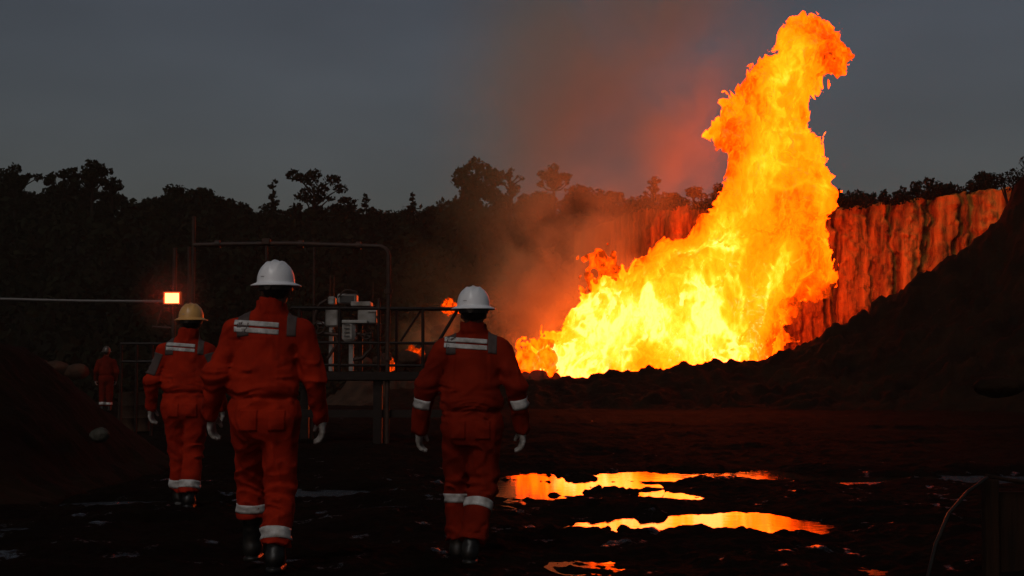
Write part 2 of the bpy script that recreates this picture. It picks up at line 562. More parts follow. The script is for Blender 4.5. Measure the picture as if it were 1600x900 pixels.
build_ground()
for (cx, cy_, rx, ry, lv, dp) in PUD:
    g0 = float(base_h(np.array([cx], f32), np.array([cy_], f32))[0])
    n = 40
    t = np.linspace(0, 2 * np.pi, n, endpoint=False)
    V = np.stack([rx * 1.5 * np.cos(t), ry * 1.5 * np.sin(t), 0 * t], 1)
    me = bpy.data.meshes.new('puddle'); me.from_pydata(V.tolist(), [], [tuple(range(n))]); me.materials.append(M['ruffled_water'] if cx < 0 or cx > 4 else M['water'])
    tag(link('puddle', me, None, (cx, cy_, g0 + lv)), kind='structure')


def height_sheet(name, xs, ys, fn, mt, clip=None):
    X, Y = np.meshgrid(xs, ys)
    Z = fn(X.astype(f32), Y.astype(f32))
    V = np.stack([X, Y, Z], -1).reshape(-1, 3)
    ntn = len(xs)
    i = (np.arange(len(ys) - 1)[:, None] * ntn + np.arange(ntn - 1)[None, :]).ravel()
    Q = np.stack([i, i + 1, i + 1 + ntn, i + ntn], 1)
    return tag(link(name, new_mesh(name, V, Q, mt)), kind='structure')


# ridge in front of the blaze rising into the big heap on the right
RID = np.array([(700, 606), (760, 602), (800, 596), (822, 591), (870, 590), (915, 588), (935, 579), (1000, 573), (1060, 571), (1120, 566), (1188, 561), (1215, 550),
                (1262, 528), (1330, 498), (1400, 456), (1470, 412), (1530, 378), (1562, 345), (1600, 276), (1680, 190), (1900, 120), (2300, 120)], float)
BD = 46.0
RX = (RID[:, 0] - 800) / F * BD
RZ = CAM_H + (600 - RID[:, 1]) / F * BD


def berm(x, y):
    rz = np.interp(x, RX, RZ).astype(f32)
    yr = BD + 0.5 * vn(x * .5, 0 * x, 0 * x, 2)
    wf = 3.0 + rz * 1.1
    wb = 2.0 + rz * 0.5
    t = np.where(y < yr, (yr - y) / wf, (y - yr) / wb)
    prof = np.clip(1 - t, 0, 1) ** 1.15
    prof = np.where(t < 0.08, 1 - 0.9 * t * t / 0.08, prof)
    n = fbm(x * .8, y * .8, 0 * x, 3, 31) * .22 + np.abs(fbm(x * 1.9, y * 1.9, 0 * x, 5, 37, .62)) * .75 - .22
    n = n * np.clip(rz / 3.0, 0.35, 1)
    return rz * prof + n * np.clip(prof * 3, 0, 1) - 0.25 * (1 - np.clip(prof * 6, 0, 1))


height_sheet('earth_mound', np.concatenate([np.arange(-4, 18.5, .085), np.arange(18.5, 33, .3)]), np.concatenate([np.arange(31, 48.5, .1), np.arange(48.5, 53, .25)]), berm, M['earth'])


def left_heap(x, y):
    LX = np.array([(-200, 470), (-60, 505), (0, 522), (40, 548), (70, 580), (110, 615), (150, 660), (185, 705), (230, 735)], float)
    rx = (LX[:, 0] - 800) / F * 17; rz_ = CAM_H + (600 - LX[:, 1]) / F * 17
    rz = np.interp(x, rx, rz_ + .02, right=-1.5)
    t = np.where(y < 17, (17 - y) / 5.0, (y - 17) / 4.0)
    prof = np.clip(1 - t * t, 0, 1)
    n = fbm(x * 1.3, y * 1.3, 0 * x, 3, 41) * .08 + np.abs(fbm(x * 4, y * 4, 0 * x, 3, 43)) * .12
    return rz * prof + n * prof - .12 - .35 * (1 - np.clip(prof * 4, 0, 1))


height_sheet('earth_bank', np.arange(-12, -3.2, .05), np.arange(11.5, 21.5, .06), left_heap, M['earth'])


def hill(x, y):
    h = 7.5 * sstep(58, 108, y + 0.25 * np.abs(x + 10) * (x < -10)) * sstep(40, 8, x)
    h = h + 7.8 * sstep(104, 122, y) * sstep(40, 8, x)
    return h + .8 * fbm(x * .08, y * .08, 0 * x, 3, 51) * sstep(58, 75, y) - .6 * sstep(58, 55, y)


height_sheet('hill', np.linspace(-130, 60, 140), np.linspace(55, 220, 90), hill, M['hill'])


# rock cliff with a level top behind the blaze
def build_cliff():
    x0, x1, D = 3.2, 33.0, 62.5
    xs = np.arange(x0, x1, .07); zs = np.arange(-1.0, 9.5, .07)
    X, Z = np.meshgrid(xs, zs)
    toppx = np.array([(900, 322), (985, 320), (1060, 318), (1150, 318), (1300, 319), (1360, 317), (1400, 312), (1470, 303), (1545, 294), (1700, 280), (1900, 262)], float)
    bow = 0.022 * np.clip(xs - 11, 0, 13) ** 2
    tz = np.interp(xs / (D - bow), (toppx[:, 0] - 800) / F, (600 - toppx[:, 1]) / F) * (D - bow) + CAM_H
    tz = tz + .16 * vn(xs * 1.1, 0 * xs, 0 * xs, 5) + .13 * vn(xs * 3.7, 0 * xs, 0 * xs, 6) + .08 * vn(xs * 8, 0 * xs, 0 * xs, 16)
    zn = np.clip(Z / 9.5, 0, 1)
    Zs = -1.0 + (Z + 1.0) / 10.5 * (tz[None, :] + 1.0)
    xx = X.astype(f32); zz = Zs.astype(f32)
    lean = 0.35 * (7.5 - zz) * .35
    flut = 0.40 * fbm(xx * .55 + .25 * vn(xx * .8, zz * .4, 0 * xx, 3), zz * .10, 0 * xx, 3, 61)
    rib = 0.34 * np.abs(fbm(xx * 1.7 + .3 * vn(xx, zz * .6, 0 * xx, 7), zz * .22, 0 * xx, 3, 67))
    det = .32 * fbm(xx * 2.6, zz * 1.9, 0 * xx, 5, 71, .6)
    det = det + .14 * fbm(xx * .9, zz * 3.2, 0 * xx, 4, 75, .6) + .22 * np.clip(fbm(xx * 1.6, zz * 1.6, 0 * xx, 4, 79, .6), 0, 1)
    crack = 0
    rs = np.random.RandomState(4)
    for cx in np.concatenate([np.linspace(6, 24, 24) + rs.uniform(-.45, .45, 24)]):
        path = cx + .40 * vn(0 * zz + cx, zz * .5, 0 * zz, 9) + .20 * vn(0 * zz + cx, zz * 1.8, 0 * zz, 10) + .06 * vn(0 * zz + cx, zz * 6, 0 * zz, 14) - .05 * (7 - zz)
        wd = rs.uniform(.06, .14)
        crack = crack + rs.uniform(.5, 1.1) * np.clip(.75 + .9 * vn(0 * zz + cx * 3, zz * .45, 0 * zz, 15), 0, 1) * np.exp(-((xx - path) / wd) ** 2)
    ledge = .25 * np.clip(fbm(xx * .5, zz * 1.1, 0 * xx, 2, 83) - .15, 0, 1)
    Y = D - lean * .8 - flut - rib - det + np.clip(crack, 0, 1.2) - ledge
    # slight curve towards the viewer at the right, corner turning away at the left
    Y = Y - 0.022 * np.clip(xx - 11, 0, 13) ** 2
    Y = Y + 10 * sstep(7.6, 3.2, xx) ** 2
    V = np.stack([X, Y, Zs], -1)
    # plateau rows
    rows = [V]
    for dy in (.5, 2, 6, 14, 30, 70, 150):
        t = V[-1].copy(); t[:, 1] = V[-1][:, 1] + dy
        t[:, 2] = tz + .12 * vn(xs * .7 + dy, 0 * xs + dy, 0 * xs, 12) * min(1, dy) - .004 * dy
        rows.append(t[None])
    V = np.concatenate(rows, 0)
    nr, nc = V.shape[:2]
    i = (np.arange(nr - 1)[:, None] * nc + np.arange(nc - 1)[None, :]).ravel()
    Q = np.stack([i, i + 1, i + 1 + nc, i + nc], 1)
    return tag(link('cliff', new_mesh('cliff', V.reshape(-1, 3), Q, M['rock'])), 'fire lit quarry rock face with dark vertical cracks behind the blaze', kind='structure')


build_cliff()

# ------------------------------------------------------------------ the blaze
FD = 54.0
SC_ = FD / 42.0
ROWS = np.array([  # photo row, left edge, right edge
    (36, 1232, 1262), (46, 1220, 1284), (58, 1213, 1300), (75, 1209, 1314), (98, 1197, 1318), (112, 1178, 1312), (128, 1156, 1264), (150, 1146, 1254), (175, 1140, 1254), (205, 1122, 1268),
    (238, 1124, 1282), (262, 1142, 1288), (290, 1146, 1292), (320, 1132, 1286), (345, 1122, 1284), (370, 1090, 1286), (392, 1052, 1288), (415, 1006, 1290),
    (440, 966, 1286), (458, 938, 1264), (475, 918, 1238), (495, 900, 1224), (515, 878, 1222), (535, 858, 1216), (555, 838, 1210), (575, 822, 1204), (600, 812, 1200), (640, 812, 1200)], float)


def build_fire():
    # worked out in units of SC_ metres, z counted from eye level
    k = 42.0 / F
    zr = (600 - ROWS[::-1, 0]) * k
    lr = (ROWS[::-1, 1] - 800) * k; rr_ = (ROWS[::-1, 2] - 800) * k
    h = 0.042
    org = np.array([-0.6, -3.2, -0.5])
    nx, ny, nz_ = int(11.2 / h), int(6.4 / h), int(11.8 / h)
    X = (org[0] + np.arange(nx) * h).astype(f32); Y = (org[1] + np.arange(ny) * h).astype(f32); Z = (org[2] + np.arange(nz_) * h).astype(f32)

    def sdf(x, y, z):
        l = np.interp(z, zr, lr).astype(f32); r = np.interp(z, zr, rr_).astype(f32)
        c = (l + r) / 2; hw = (r - l) / 2
        dep = np.minimum(hw * .9, 1.5 + .18 * hw)
        d = (np.sqrt(((x - c) / hw) ** 2 + (y / dep) ** 2) - 1) * np.minimum(hw, dep)
        return np.maximum(d, (z - zr[-1]))
    gx, gy, gz = np.meshgrid(X, Y, Z, indexing='ij')
    Fv = sdf(gx, gy, gz)
    band = np.abs(Fv) < 1.3
    px_, py_, pz_ = gx[band], gy[band], gz[band]
    del gx, gy, gz
    # curl the lookup so that edges roll up into tongues
    z8 = pz_ * .75
    for fr, am, sd_ in ((.75, .24, 100), (1.7, .26, 110), (3.6, .20, 120), (7.5, .125, 130), (15, .055, 135)):
        wx = vn(px_ * fr, py_ * fr, z8 * fr, sd_); wy = vn(px_ * fr, py_ * fr, z8 * fr, sd_ + 1); wz = vn(px_ * fr, py_ * fr, z8 * fr, sd_ + 2)
        px_ = px_ + am * wx; py_ = py_ + am * wy; pz_ = pz_ + am * 1.25 * wz
        z8 = pz_ * .75
    d = sdf(px_, py_, pz_)
    bil = np.abs(vn(px_ * 1.5, py_ * 1.5, pz_ * 1.1, 140)) * .32 + np.abs(vn(px_ * 3.6, py_ * 3.6, pz_ * 2.6, 141)) * .18
    d = d - bil + .10 + .17 * vn(px_ * 4.5, py_ * 4.5, pz_ * 2.8, 142) + .09 * vn(px_ * 11, py_ * 11, pz_ * 6, 143)
    Fv[band] = d
    Fv[:, :, 0] = 1; Fv[:, :, -1] = 1; Fv[0] = 1; Fv[-1] = 1; Fv[:, 0] = 1; Fv[:, -1] = 1
    V, Q = surface_nets(Fv, org, h)
    x, y, z = [V[:, q].astype(f32) for q in range(3)]
    V = V * SC_ + np.array([0, FD, CAM_H])
    px, py = px_of(V[:, 0], V[:, 1], V[:, 2])

    def core(pts, rad):
        best = np.full(len(px), 1e9)
        for (a, b) in zip(pts[:-1], pts[1:]):
            a = np.array(a, float); b = np.array(b, float)
            t = np.clip(((px - a[0]) * (b - a)[0] + (py - a[1]) * (b - a)[1]) / ((b - a) ** 2).sum(), 0, 1)
            dd = np.hypot(px - a[0] - t * (b - a)[0], py - a[1] - t * (b - a)[1])
            best = np.minimum(best, dd)
        return np.exp(-(best / rad) ** 2)
    base = .31 + .55 * core([(840, 588), (930, 555), (975, 505), (1010, 480), (1080, 520), (1100, 550)], 66) \
        + .22 * core([(960, 525), (1000, 495), (1030, 540)], 50) \
        + .21 * core([(1090, 470), (1130, 400), (1165, 330), (1200, 250), (1215, 200), (1222, 120), (1250, 70)], 30) \
        + .22 * core([(1165, 560), (1190, 500), (1205, 430), (1230, 400)], 22) \
        + .20 * core([(1060, 400), (1110, 390), (1150, 470)], 60) + .15 * core([(1285, 300), (1300, 420), (1270, 450)], 16)
    # thin deep orange sheets: left shoulder and right foot
    dim = core([(945, 410), (1000, 385), (1060, 350)], 38) * .22 + core([(1250, 520), (1300, 470)], 45) * .28 + core([(1220, 545), (1240, 480)], 20) * .12
    wx = x + .35 * vn(x * 1.1, y * 1.1, z * .8, 150) + .18 * vn(x * 2.7, y * 2.7, z * 2, 151)
    wz = z + .45 * vn(x * 1.1, y * 1.1, z * .8, 152) + .20 * vn(x * 2.7, y * 2.7, z * 2, 153)
    wy = y + .35 * vn(x * 1.1, y * 1.1, z * .8, 154)
    zs = (.62 + .4 * sstep(370, 470, py) * sstep(1150, 1050, px)).astype(f32)
    f1 = fbm(wx * 1.25, wy * 1.25, wz * zs, 4, 160)
    rid = 1 - np.abs(fbm(wx * 1.6, wy * 1.6, wz * .7, 3, 165)) * 2.2
    fine = fbm(wx * 4.5, wy * 4.5, wz * 2.6, 3, 170)
    big = fbm(wx * .6, wy * .6, wz * .45, 2, 180)
    fil = sstep(.45, 1.0, rid)
    heat = base - .04 - dim + .30 * big + .20 * f1 + .34 * (.62 + .38 * sstep(290, 420, py)) * fil * np.clip(base + .25 + big, 0.15, 1) + .09 * fine
    heat = np.clip(heat, 0.02, 1)
    cov = 1 - .55 * np.clip(core([(1262, 520), (1310, 470)], 42) + core([(1240, 560), (1235, 500)], 18), 0, 1) * (1 - np.clip(heat - .3, 0, 1))
    cov = cov - .2 * core([(935, 425), (1000, 395), (1050, 360)], 30)
    o = link('fire', new_mesh('fire', V, Q, M['flame'], True, {'flame_heat': heat, 'cover': np.clip(cov, 0, 1)}))
    tag(o, 'towering orange and yellow blaze roaring up in front of the rock cliff', 'fire')
    return o


build_fire()


def small_fire(px, py, wpx, hpx, d, label, seed, hb=.3):
    """a ragged cluster of low flames over burning debris"""
    k = d / F
    wv, hv = wpx * k / 2, hpx * k / 2
    h = max(.025, min(wv, hv) / 22)
    b = at(px, py, d)
    xs = np.arange(-wv * 1.4, wv * 1.4, h).astype(f32); ys = np.arange(-wv * .9, wv * .9, h).astype(f32); zs = np.arange(-hv * 1.3, hv * 1.5, h).astype(f32)
    x, y, z = np.meshgrid(xs, ys, zs, indexing='ij')
    q = 2.2 / max(wv, hv)
    wx = x + .28 / q * vn(x * q, y * q, z * q * .7, seed); wz = z + .35 / q * vn(x * q, y * q, z * q * .7, seed + 1)
    Fv = np.sqrt((x / wv) ** 2 + (y / (wv * .7)) ** 2 + (z / hv) ** 2) - .62 + 1.5 * fbm(wx * q, y * q, wz * q * .7, 4, seed + 4)
    Fv[:, :, 0] = 1; Fv[:, :, -1] = 1; Fv[0] = 1; Fv[-1] = 1; Fv[:, 0] = 1; Fv[:, -1] = 1
    V, Q = surface_nets(Fv, (xs[0], ys[0], zs[0]), h)
    heat = np.clip(hb + .35 * fbm(V[:, 0] * q * 2, V[:, 1] * q * 2, V[:, 2] * q * 1.4, 4, seed + 9), .0, 1)
    o = link('small_fire', new_mesh('small_fire', V, Q, M['flame'], True, {'flame_heat': heat, 'cover': np.full(len(V), .85)}), None, b)
    return tag(o, label, 'fire', 'small fires left of the blaze')


small_fire(703, 480, 30, 26, 49, 'small ragged flame beside the right worker\'s white hard hat', 301, .03)
small_fire(648, 552, 40, 20, 48, 'faint low glow of flame between the handrail posts', 311, -.06)
small_fire(614, 572, 14, 20, 46, 'tiny flame at deck level beside the tall pipe upright', 321, -.02)
small_fire(836, 562, 80, 60, 51, 'ragged orange flames at the left foot of the great blaze', 341, .26)
small_fire(945, 425, 70, 80, 55, 'torn orange flames at the upper left of the blaze', 351, .08)


# ------------------------------------------------------------------ smoke
def smoke_mat(name, dens, scale, lo, hi, col, fall):
    m = bpy.data.materials.new(name); m.use_nodes = True
    t = m.node_tree; t.nodes.clear()
    o = t.nodes.new('ShaderNodeOutputMaterial')
    v = t.nodes.new('ShaderNodeVolumePrincipled')
    v.inputs['Color'].default_value = (*col, 1)
    v.inputs['Anisotropy'].default_value = 0.0
    co = t.nodes.new('ShaderNodeTexCoord')
    n = t.nodes.new('ShaderNodeTexNoise'); n.inputs['Scale'].default_value = scale; n.inputs['Detail'].default_value = 4
    n.inputs['Roughness'].default_value = .55; n.inputs['Distortion'].default_value = .4
    t.links.new(co.outputs['Object'], n.inputs['Vector'])
    mr = t.nodes.new('ShaderNodeMapRange'); mr.interpolation_type = 'SMOOTHSTEP'
    mr.inputs['From Min'].default_value = lo; mr.inputs['From Max'].default_value = hi
    mr.inputs['To Min'].default_value = 0; mr.inputs['To Max'].default_value = dens
    t.links.new(n.outputs[0], mr.inputs['Value'])
    # soft edge: fades from the middle of the unit-sphere-shaped body to its skin (generated box 0..1)
    g = t.nodes.new('ShaderNodeVectorMath'); g.operation = 'SUBTRACT'; g.inputs[1].default_value = (.5, .5, .5)
    t.links.new(co.outputs['Generated'], g.inputs[0])
    ln = t.nodes.new('ShaderNodeVectorMath'); ln.operation = 'LENGTH'
    t.links.new(g.outputs[0], ln.inputs[0])
    fr = t.nodes.new('ShaderNodeMapRange'); fr.interpolation_type = 'SMOOTHSTEP'
    fr.inputs['From Min'].default_value = 0.5; fr.inputs['From Max'].default_value = fall
    fr.inputs['To Min'].default_value = 0; fr.inputs['To Max'].default_value = 1
    t.links.new(ln.outputs['Value'], fr.inputs['Value'])
    mu = t.nodes.new('ShaderNodeMath'); mu.operation = 'MULTIPLY'
    t.links.new(mr.outputs[0], mu.inputs[0]); t.links.new(fr.outputs[0], mu.inputs[1])
    t.links.new(mu.outputs[0], v.inputs['Density'])
    t.links.new(v.outputs[0], o.inputs['Volume'])
    return m


def smoke(name, c, r, tilt, mt, label):
    mb = MB()
    prof = [(max(.001, math.sin(t)), -math.cos(t)) for t in np.linspace(0.02, math.pi - .02, 14)]
    V = []
    mb.lathe([(a, b) for a, b in prof], n=24)
    mb.v = [q * np.asarray(r) for q in mb.v]
    o = mb.build(name, mt)
    o.location = c
    o.rotation_euler = (0, tilt, 0)
    tag(o, label, 'smoke', kind='stuff')
    return o


SC = (.78, .84, .40)
smoke('smoke', at(880, 440, 56.5), (4.2, 2.2, 5.6), R(14), smoke_mat('near_smoke', 1.0, .48, .34, .64, SC, .08), 'orange lit smoke drifting up the left side of the blaze')
smoke('smoke', at(960, 90, 60), (8.5, 4.2, 12.5), R(26), smoke_mat('plume_smoke', .34, .16, .28, .70, SC, .02), 'thin reddish smoke plume spreading across the sky left of the flames')
smoke('smoke', at(1070, 200, 56.5), (2.6, 1.6, 5.0), R(10), smoke_mat('puff_smoke', .42, .42, .34, .64, SC, .06), 'orange brown smoke clinging to the left side of the flame column')
smoke('smoke', at(790, 450, 59), (6.5, 3.2, 5.0), R(10), smoke_mat('veil_smoke', .07, .28, .38, .66, SC, .1), 'faint brown smoke veil in front of the trees left of the blaze')
smoke('smoke', at(690, 525, 50), (2.2, 1.3, 1.4), 0, smoke_mat('debris_smoke', .5, .7, .38, .64, SC, .1), 'low glowing smoke over the rubble behind the platform')


smoke('smoke', at(270, 466, 24.5), (.85, .7, .85), 0, smoke_mat('lamp_halo', .16, .6, .15, .5, (.9, .6, .4), .0), 'faint volume added round the floodlight to give it a halo')  # thin volume added only so the lamp shows a halo


# the smoky evening air itself
def haze():
    m = bpy.data.materials.new('haze'); m.use_nodes = True
    t = m.node_tree; t.nodes.clear()
    o = t.nodes.new('ShaderNodeOutputMaterial'); v = t.nodes.new('ShaderNodeVolumePrincipled')
    v.inputs['Color'].default_value = (.55, .6, .45, 1); v.inputs['Density'].default_value = .0006; v.inputs['Anisotropy'].default_value = .2
    t.links.new(v.outputs[0], o.inputs['Volume'])
    return tag(MB().box((0, 0, 17), (10400, 10400, 42)).build('haze', m), 'thin smoky evening air over the whole site', kind='stuff')


haze()

# ------------------------------------------------------------------ trees
rng = np.random.RandomState(12)


def leaf_cloud(blobs, n_per, size):
    """blobs: list of (cx, cy, cz, rx, ry, rz); leaves fill a shell of each blob"""
    Vs = []
    for (cx, cy_, cz, rx, ry, rz) in blobs:
        n = max(12, int(n_per * (rx * ry + rx * rz + ry * rz) / 3))
        d = rng.normal(size=(n, 3)); d /= np.linalg.norm(d, axis=1)[:, None]
        rad = rng.uniform(.2, 1.25, n) ** .5
        lump = 1 + .22 * np.sin(d[:, 0] * 5 + cx * 9) * np.sin(d[:, 1] * 5 + cy_) * np.sin(d[:, 2] * 6 + cz)
        p = d * (rad * lump)[:, None] * np.array([rx, ry, rz]) + np.array([cx, cy_, cz])
        a = rng.normal(size=(n, 3)); a /= np.linalg.norm(a, axis=1)[:, None]
        b = np.cross(a, rng.normal(size=(n, 3))); b /= np.linalg.norm(b, axis=1)[:, None] + 1e-9
        s = size * rng.uniform(.5, 1.3, n)[:, None]
        Vs.append(np.stack([p - a * s, p - b * s * .6, p + a * s, p + b * s * .6], 1).reshape(-1, 3))
    V = np.concatenate(Vs)
    return V, np.arange(len(V)).reshape(-1, 4)


def tree(px, top, wpx, d, kind, label, group='trees along the skyline', ground=None, size=.15):
    t = at(px, top, d)
    if ground is None:
        gz = float(hill(np.array([t.x], f32), np.array([d], f32))[0])
    else:
        gz = ground
    H = t.z - gz
    W = wpx * d / F * 1.25
    root = empty('tree', (t.x, d, gz))
    tag(root, label, 'tree', group)
    blobs = []; limbs = MB()
    lean = rng.uniform(-.03, .03) * H
    if kind == 'umbrella':
        ch = min(W * .62, H * .45)
        limbs.tube([(0, 0, -.3), (lean * .5, 0, H * .4), (lean, 0, H - ch * .5)], [.2, .15, .06], 7)
        for i in range(26):
            a = rng.uniform(0, 6.28); q = rng.uniform(.05, .55) * W * .9
            zc = H - ch * .28 - rng.uniform(0, .62) * ch - .25 * ch * (q / W) ** 2
            r = W * rng.uniform(.06, .135)
            blobs.append((lean + math.cos(a) * q, math.sin(a) * q, zc, r * rng.uniform(.8, 1.4), r, r * rng.uniform(.6, 1.0)))
            limbs.tube([(lean, 0, H - ch * 1.15), (lean + math.cos(a) * q * .5, math.sin(a) * q * .5, zc - ch * .25), (lean + math.cos(a) * q, math.sin(a) * q, zc)], [.07, .05, .02], 5)
        blobs.append((lean, 0, H - W * .1, W * .14, W * .14, W * .09))
    elif kind == 'open':
        ch = W * .95
        limbs.tube([(0, 0, -.3), (lean, 0, H * .5), (lean, 0, H - ch * .25)], [.2, .15, .05], 7)
        for i in range(20):
            a = rng.uniform(0, 6.28); q = rng.uniform(.12, .55) * W * .95
            zc = H - ch * .12 - ch * rng.uniform(0, .85)
            r = W * rng.uniform(.05, .11)
            blobs.append((lean + math.cos(a) * q, math.sin(a) * q, zc, r * 1.25, r, r * .75))
            limbs.tube([(lean, 0, zc - ch * .3), (lean + math.cos(a) * q * .6, math.sin(a) * q * .6, zc - ch * .1), (lean + math.cos(a) * q, math.sin(a) * q, zc)], [.07, .05, .02], 5)
        blobs.append((lean, 0, H - W * .08, W * .12, W * .12, W * .08))
    elif kind == 'pointed':
        ch = W * 1.7
        limbs.tube([(0, 0, -.3), (lean, 0, H * .5), (lean, 0, H)], [.18, .12, .02], 7)
        for i in range(10):
            f = i / 9
            r = W * (.10 + .26 * f) * rng.uniform(.7, 1.1)
            a = rng.uniform(0, 6.28)
            q = r * .7
            blobs.append((lean + math.cos(a) * q, math.sin(a) * q, H - W * .1 - ch * f, r, r, r * .55))
    else:   # dense round crown
        ch = W * .85
        limbs.tube([(0, 0, -.3), (lean, 0, H * .5), (lean, 0, H - ch * .5)], [.22, .17, .06], 7)
        for i in range(30):
            d3 = rng.normal(size=3); d3 /= np.linalg.norm(d3)
            r = W * rng.uniform(.08, .17)
            blobs.append((lean + d3[0] * W * .36, d3[1] * W * .36, H - ch * .5 + d3[2] * ch * .38, r, r, r * .85))
            limbs.tube([(lean, 0, H - ch), (lean + d3[0] * W * .2, d3[1] * W * .2, H - ch * .6), (lean + d3[0] * W * .3, d3[1] * W * .3, H - ch * .5 + d3[2] * ch * .33)], [.07, .05, .02], 5)
    # clip the top to the wanted height
    top_now = max(b[2] + b[5] for b in blobs)
    blobs = [(b[0], b[1], b[2] - (top_now - H), *b[3:]) for b in blobs]
    limbs.build('trunk', M['bark'], root, True)
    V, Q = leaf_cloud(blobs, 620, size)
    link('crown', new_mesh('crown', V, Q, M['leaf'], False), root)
    return root


TREES = [
    (28, 257, 60, 96, 'umbrella', 'flat topped tree at the far left of the skyline'),
    (93, 264, 48, 97, 'dense', 'rounded tree between the flat topped tree and the tall forked tree'),
    (146, 249, 56, 95, 'umbrella', 'tallest tree of the left skyline, its lobed crown on a thin trunk'),
    (178, 276, 30, 96, 'umbrella', 'small crown leaning out on the right of the tallest left tree'),
    (262, 290, 84, 98, 'dense', 'broad low dome of a tree above the floodlight'),
    (318, 294, 62, 99, 'dense', 'second rounded dome tree right of the broad low dome'),
    (362, 311, 50, 100, 'dense', 'low rounded tree above the near worker\'s hard hat'),
    (426, 281, 36, 96, 'pointed', 'narrow pointed tree left of the open spreading tree'),
    (497, 265, 76, 95, 'open', 'open spreading tree with separate leaf clumps against the sky'),
    (545, 308, 26, 97, 'open', 'small straggly tree right of the open spreading tree'),
    (571, 303, 34, 98, 'pointed', 'small spiky tree in the dip of the skyline'),
    (643, 302, 32, 97, 'pointed', 'small conical tree above the tall pipe frame'),
    (747, 246, 66, 94, 'dense', 'large dark crowned tree above the right worker'),
    (803, 264, 38, 95, 'open', 'thin open crowned tree between two dense tall ones'),
    (866, 257, 46, 95, 'umbrella', 'dense tall tree at the left edge of the smoke'),
    (912, 289, 66, 97, 'dense', 'broad tree dimmed by orange smoke'),
    (955, 299, 50, 98, 'dense', 'low rounded tree in smoke left of the cliff'),
]
for a in TREES:
    tree(*a)
CT = [
    (1022, 276, 30, 74, 'open', 'slender lone tree above the left end of the cliff'),
    (1000, 304, 46, 75, 'dense', 'low bush like tree left of the slender lone tree'),
    (1052, 301, 50, 76, 'dense', 'low tree on the cliff top right of the slender lone tree'),
    (1083, 291, 20, 76, 'umbrella', 'tiny tree seen through the smoke beside the flame column'),
    (1120, 286, 46, 75, 'umbrella', 'rounded tree half lost in smoke at the left edge of the flame'),
    (1300, 294, 34, 74, 'dense', 'dark bush just right of the flame column'),
    (1342, 297, 52, 75, 'dense', 'low domed tree on the cliff top right of the flame'),
    (1376, 297, 34, 75, 'dense', 'small domed tree beside the low domed one on the cliff'),
    (1410, 292, 34, 74, 'umbrella', 'small flat crowned tree in the middle of the cliff top'),
    (1447, 277, 52, 74, 'umbrella', 'tall round tree standing on the right half of the cliff top'),
    (1490, 286, 40, 74, 'dense', 'low tree between the two tallest cliff top trees'),
    (1535, 267, 46, 73, 'umbrella', 'tree at the right end of the cliff top'),
]
for a in CT:
    tree(*a[:3], a[3] + 13, *a[4:], group='trees on the cliff top', ground=8.8, size=.13)
# the undivided row of crowns between the named trees
FILL = 'dark rounded crown merging into the unbroken tree line below the taller trees'
xs_ = list(np.linspace(-160, 985, 34))
for i, px in enumerate(xs_):
    sk = np.interp(px, [-160, 0, 60, 120, 200, 260, 330, 390, 420, 520, 560, 600, 680, 720, 800, 900, 960, 1000], [290, 288, 292, 288, 305, 306, 308, 326, 325, 316, 326, 328, 318, 305, 296, 300, 312, 318])
    tree(px + rng.uniform(-8, 8), sk + rng.uniform(-3, 8), rng.uniform(50, 80), 101 + rng.uniform(-3, 5), 'dense', FILL, 'tree line crowns')
# ragged scrub hanging over the cliff lip
_lp = []
for px in np.arange(985, 1560, 4.0):
    t = at(px, np.interp(px, [985, 1300, 1360, 1400, 1470, 1545, 1700], [320, 319, 317, 312, 303, 294, 280]), 61.5)
    if rng.uniform() < .8:
        r = rng.uniform(.08, .26)
        _lp.append((t.x + rng.uniform(-.1, .1), t.y + rng.uniform(-.2, .8), t.z + rng.uniform(-.12, .12), r * 1.4, r, r * .8))
V, Q = leaf_cloud(_lp, 1500, .07)
tag(link('scrub', new_mesh('scrub', V, Q, M['leaf'], False)), 'low dark scrub along the lip of the cliff', 'scrub', kind='stuff')
# bushes on the bank at the right edge
for (px, py, wpx, d_, lab) in ((1575, 262, 50, 47.5, 'dark bush on top of the steep bank at the right edge'), (1615, 240, 60, 47.5, 'dark bush half out of frame on top of the right bank'),):
    p = at(px, py, d_)
    root = tag(empty('bush', (p.x, d_, p.z - .9)), lab, 'bush', 'bushes on the right bank')
    bl = [(rng.uniform(-.4, .4), rng.uniform(-.4, .4), rng.uniform(.2, .75), .28, .28, .22) for _ in range(9)]
    V, Q = leaf_cloud(bl, 1600, .05)
    link('foliage', new_mesh('foliage', V, Q, M['leaf'], False), root)
    st = MB()
    for b in bl[:5]: st.tube([(0, 0, -.5), (b[0] * .5, b[1] * .5, b[2] * .5), b[:3]], [.03, .02, .01], 5)
    st.build('stem', M['bark'], root, True)

# the wood below the skyline, one mass
n = 1500
bx = rng.uniform(-62, 12, n); by = rng.uniform(60, 104, n)
bz = hill(bx.astype(f32), by.astype(f32))
bl = []
for i in range(n):
    r = rng.uniform(.7, 1.5)
    bl.append((bx[i], by[i], bz[i] + rng.uniform(.3, 5.5) * sstep(60, 80, by[i]) + .4, r, r, r * .9))
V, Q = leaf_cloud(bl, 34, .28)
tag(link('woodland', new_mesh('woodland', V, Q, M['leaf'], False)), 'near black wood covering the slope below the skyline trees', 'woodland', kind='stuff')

# ------------------------------------------------------------------ people
def cap(P, a, b, ra, rb, sy=1.0):
    a = np.asarray(a, f32); b = np.asarray(b, f32)
    s = np.array([1, sy, 1], f32)
    pa = (P - a) * s; ba = (b - a) * s
    t = np.clip((pa @ ba) / (ba @ ba + 1e-9), 0, 1)
    return np.sqrt(((pa - t[..., None] * ba) ** 2).sum(-1)) - (ra + (rb - ra) * t)


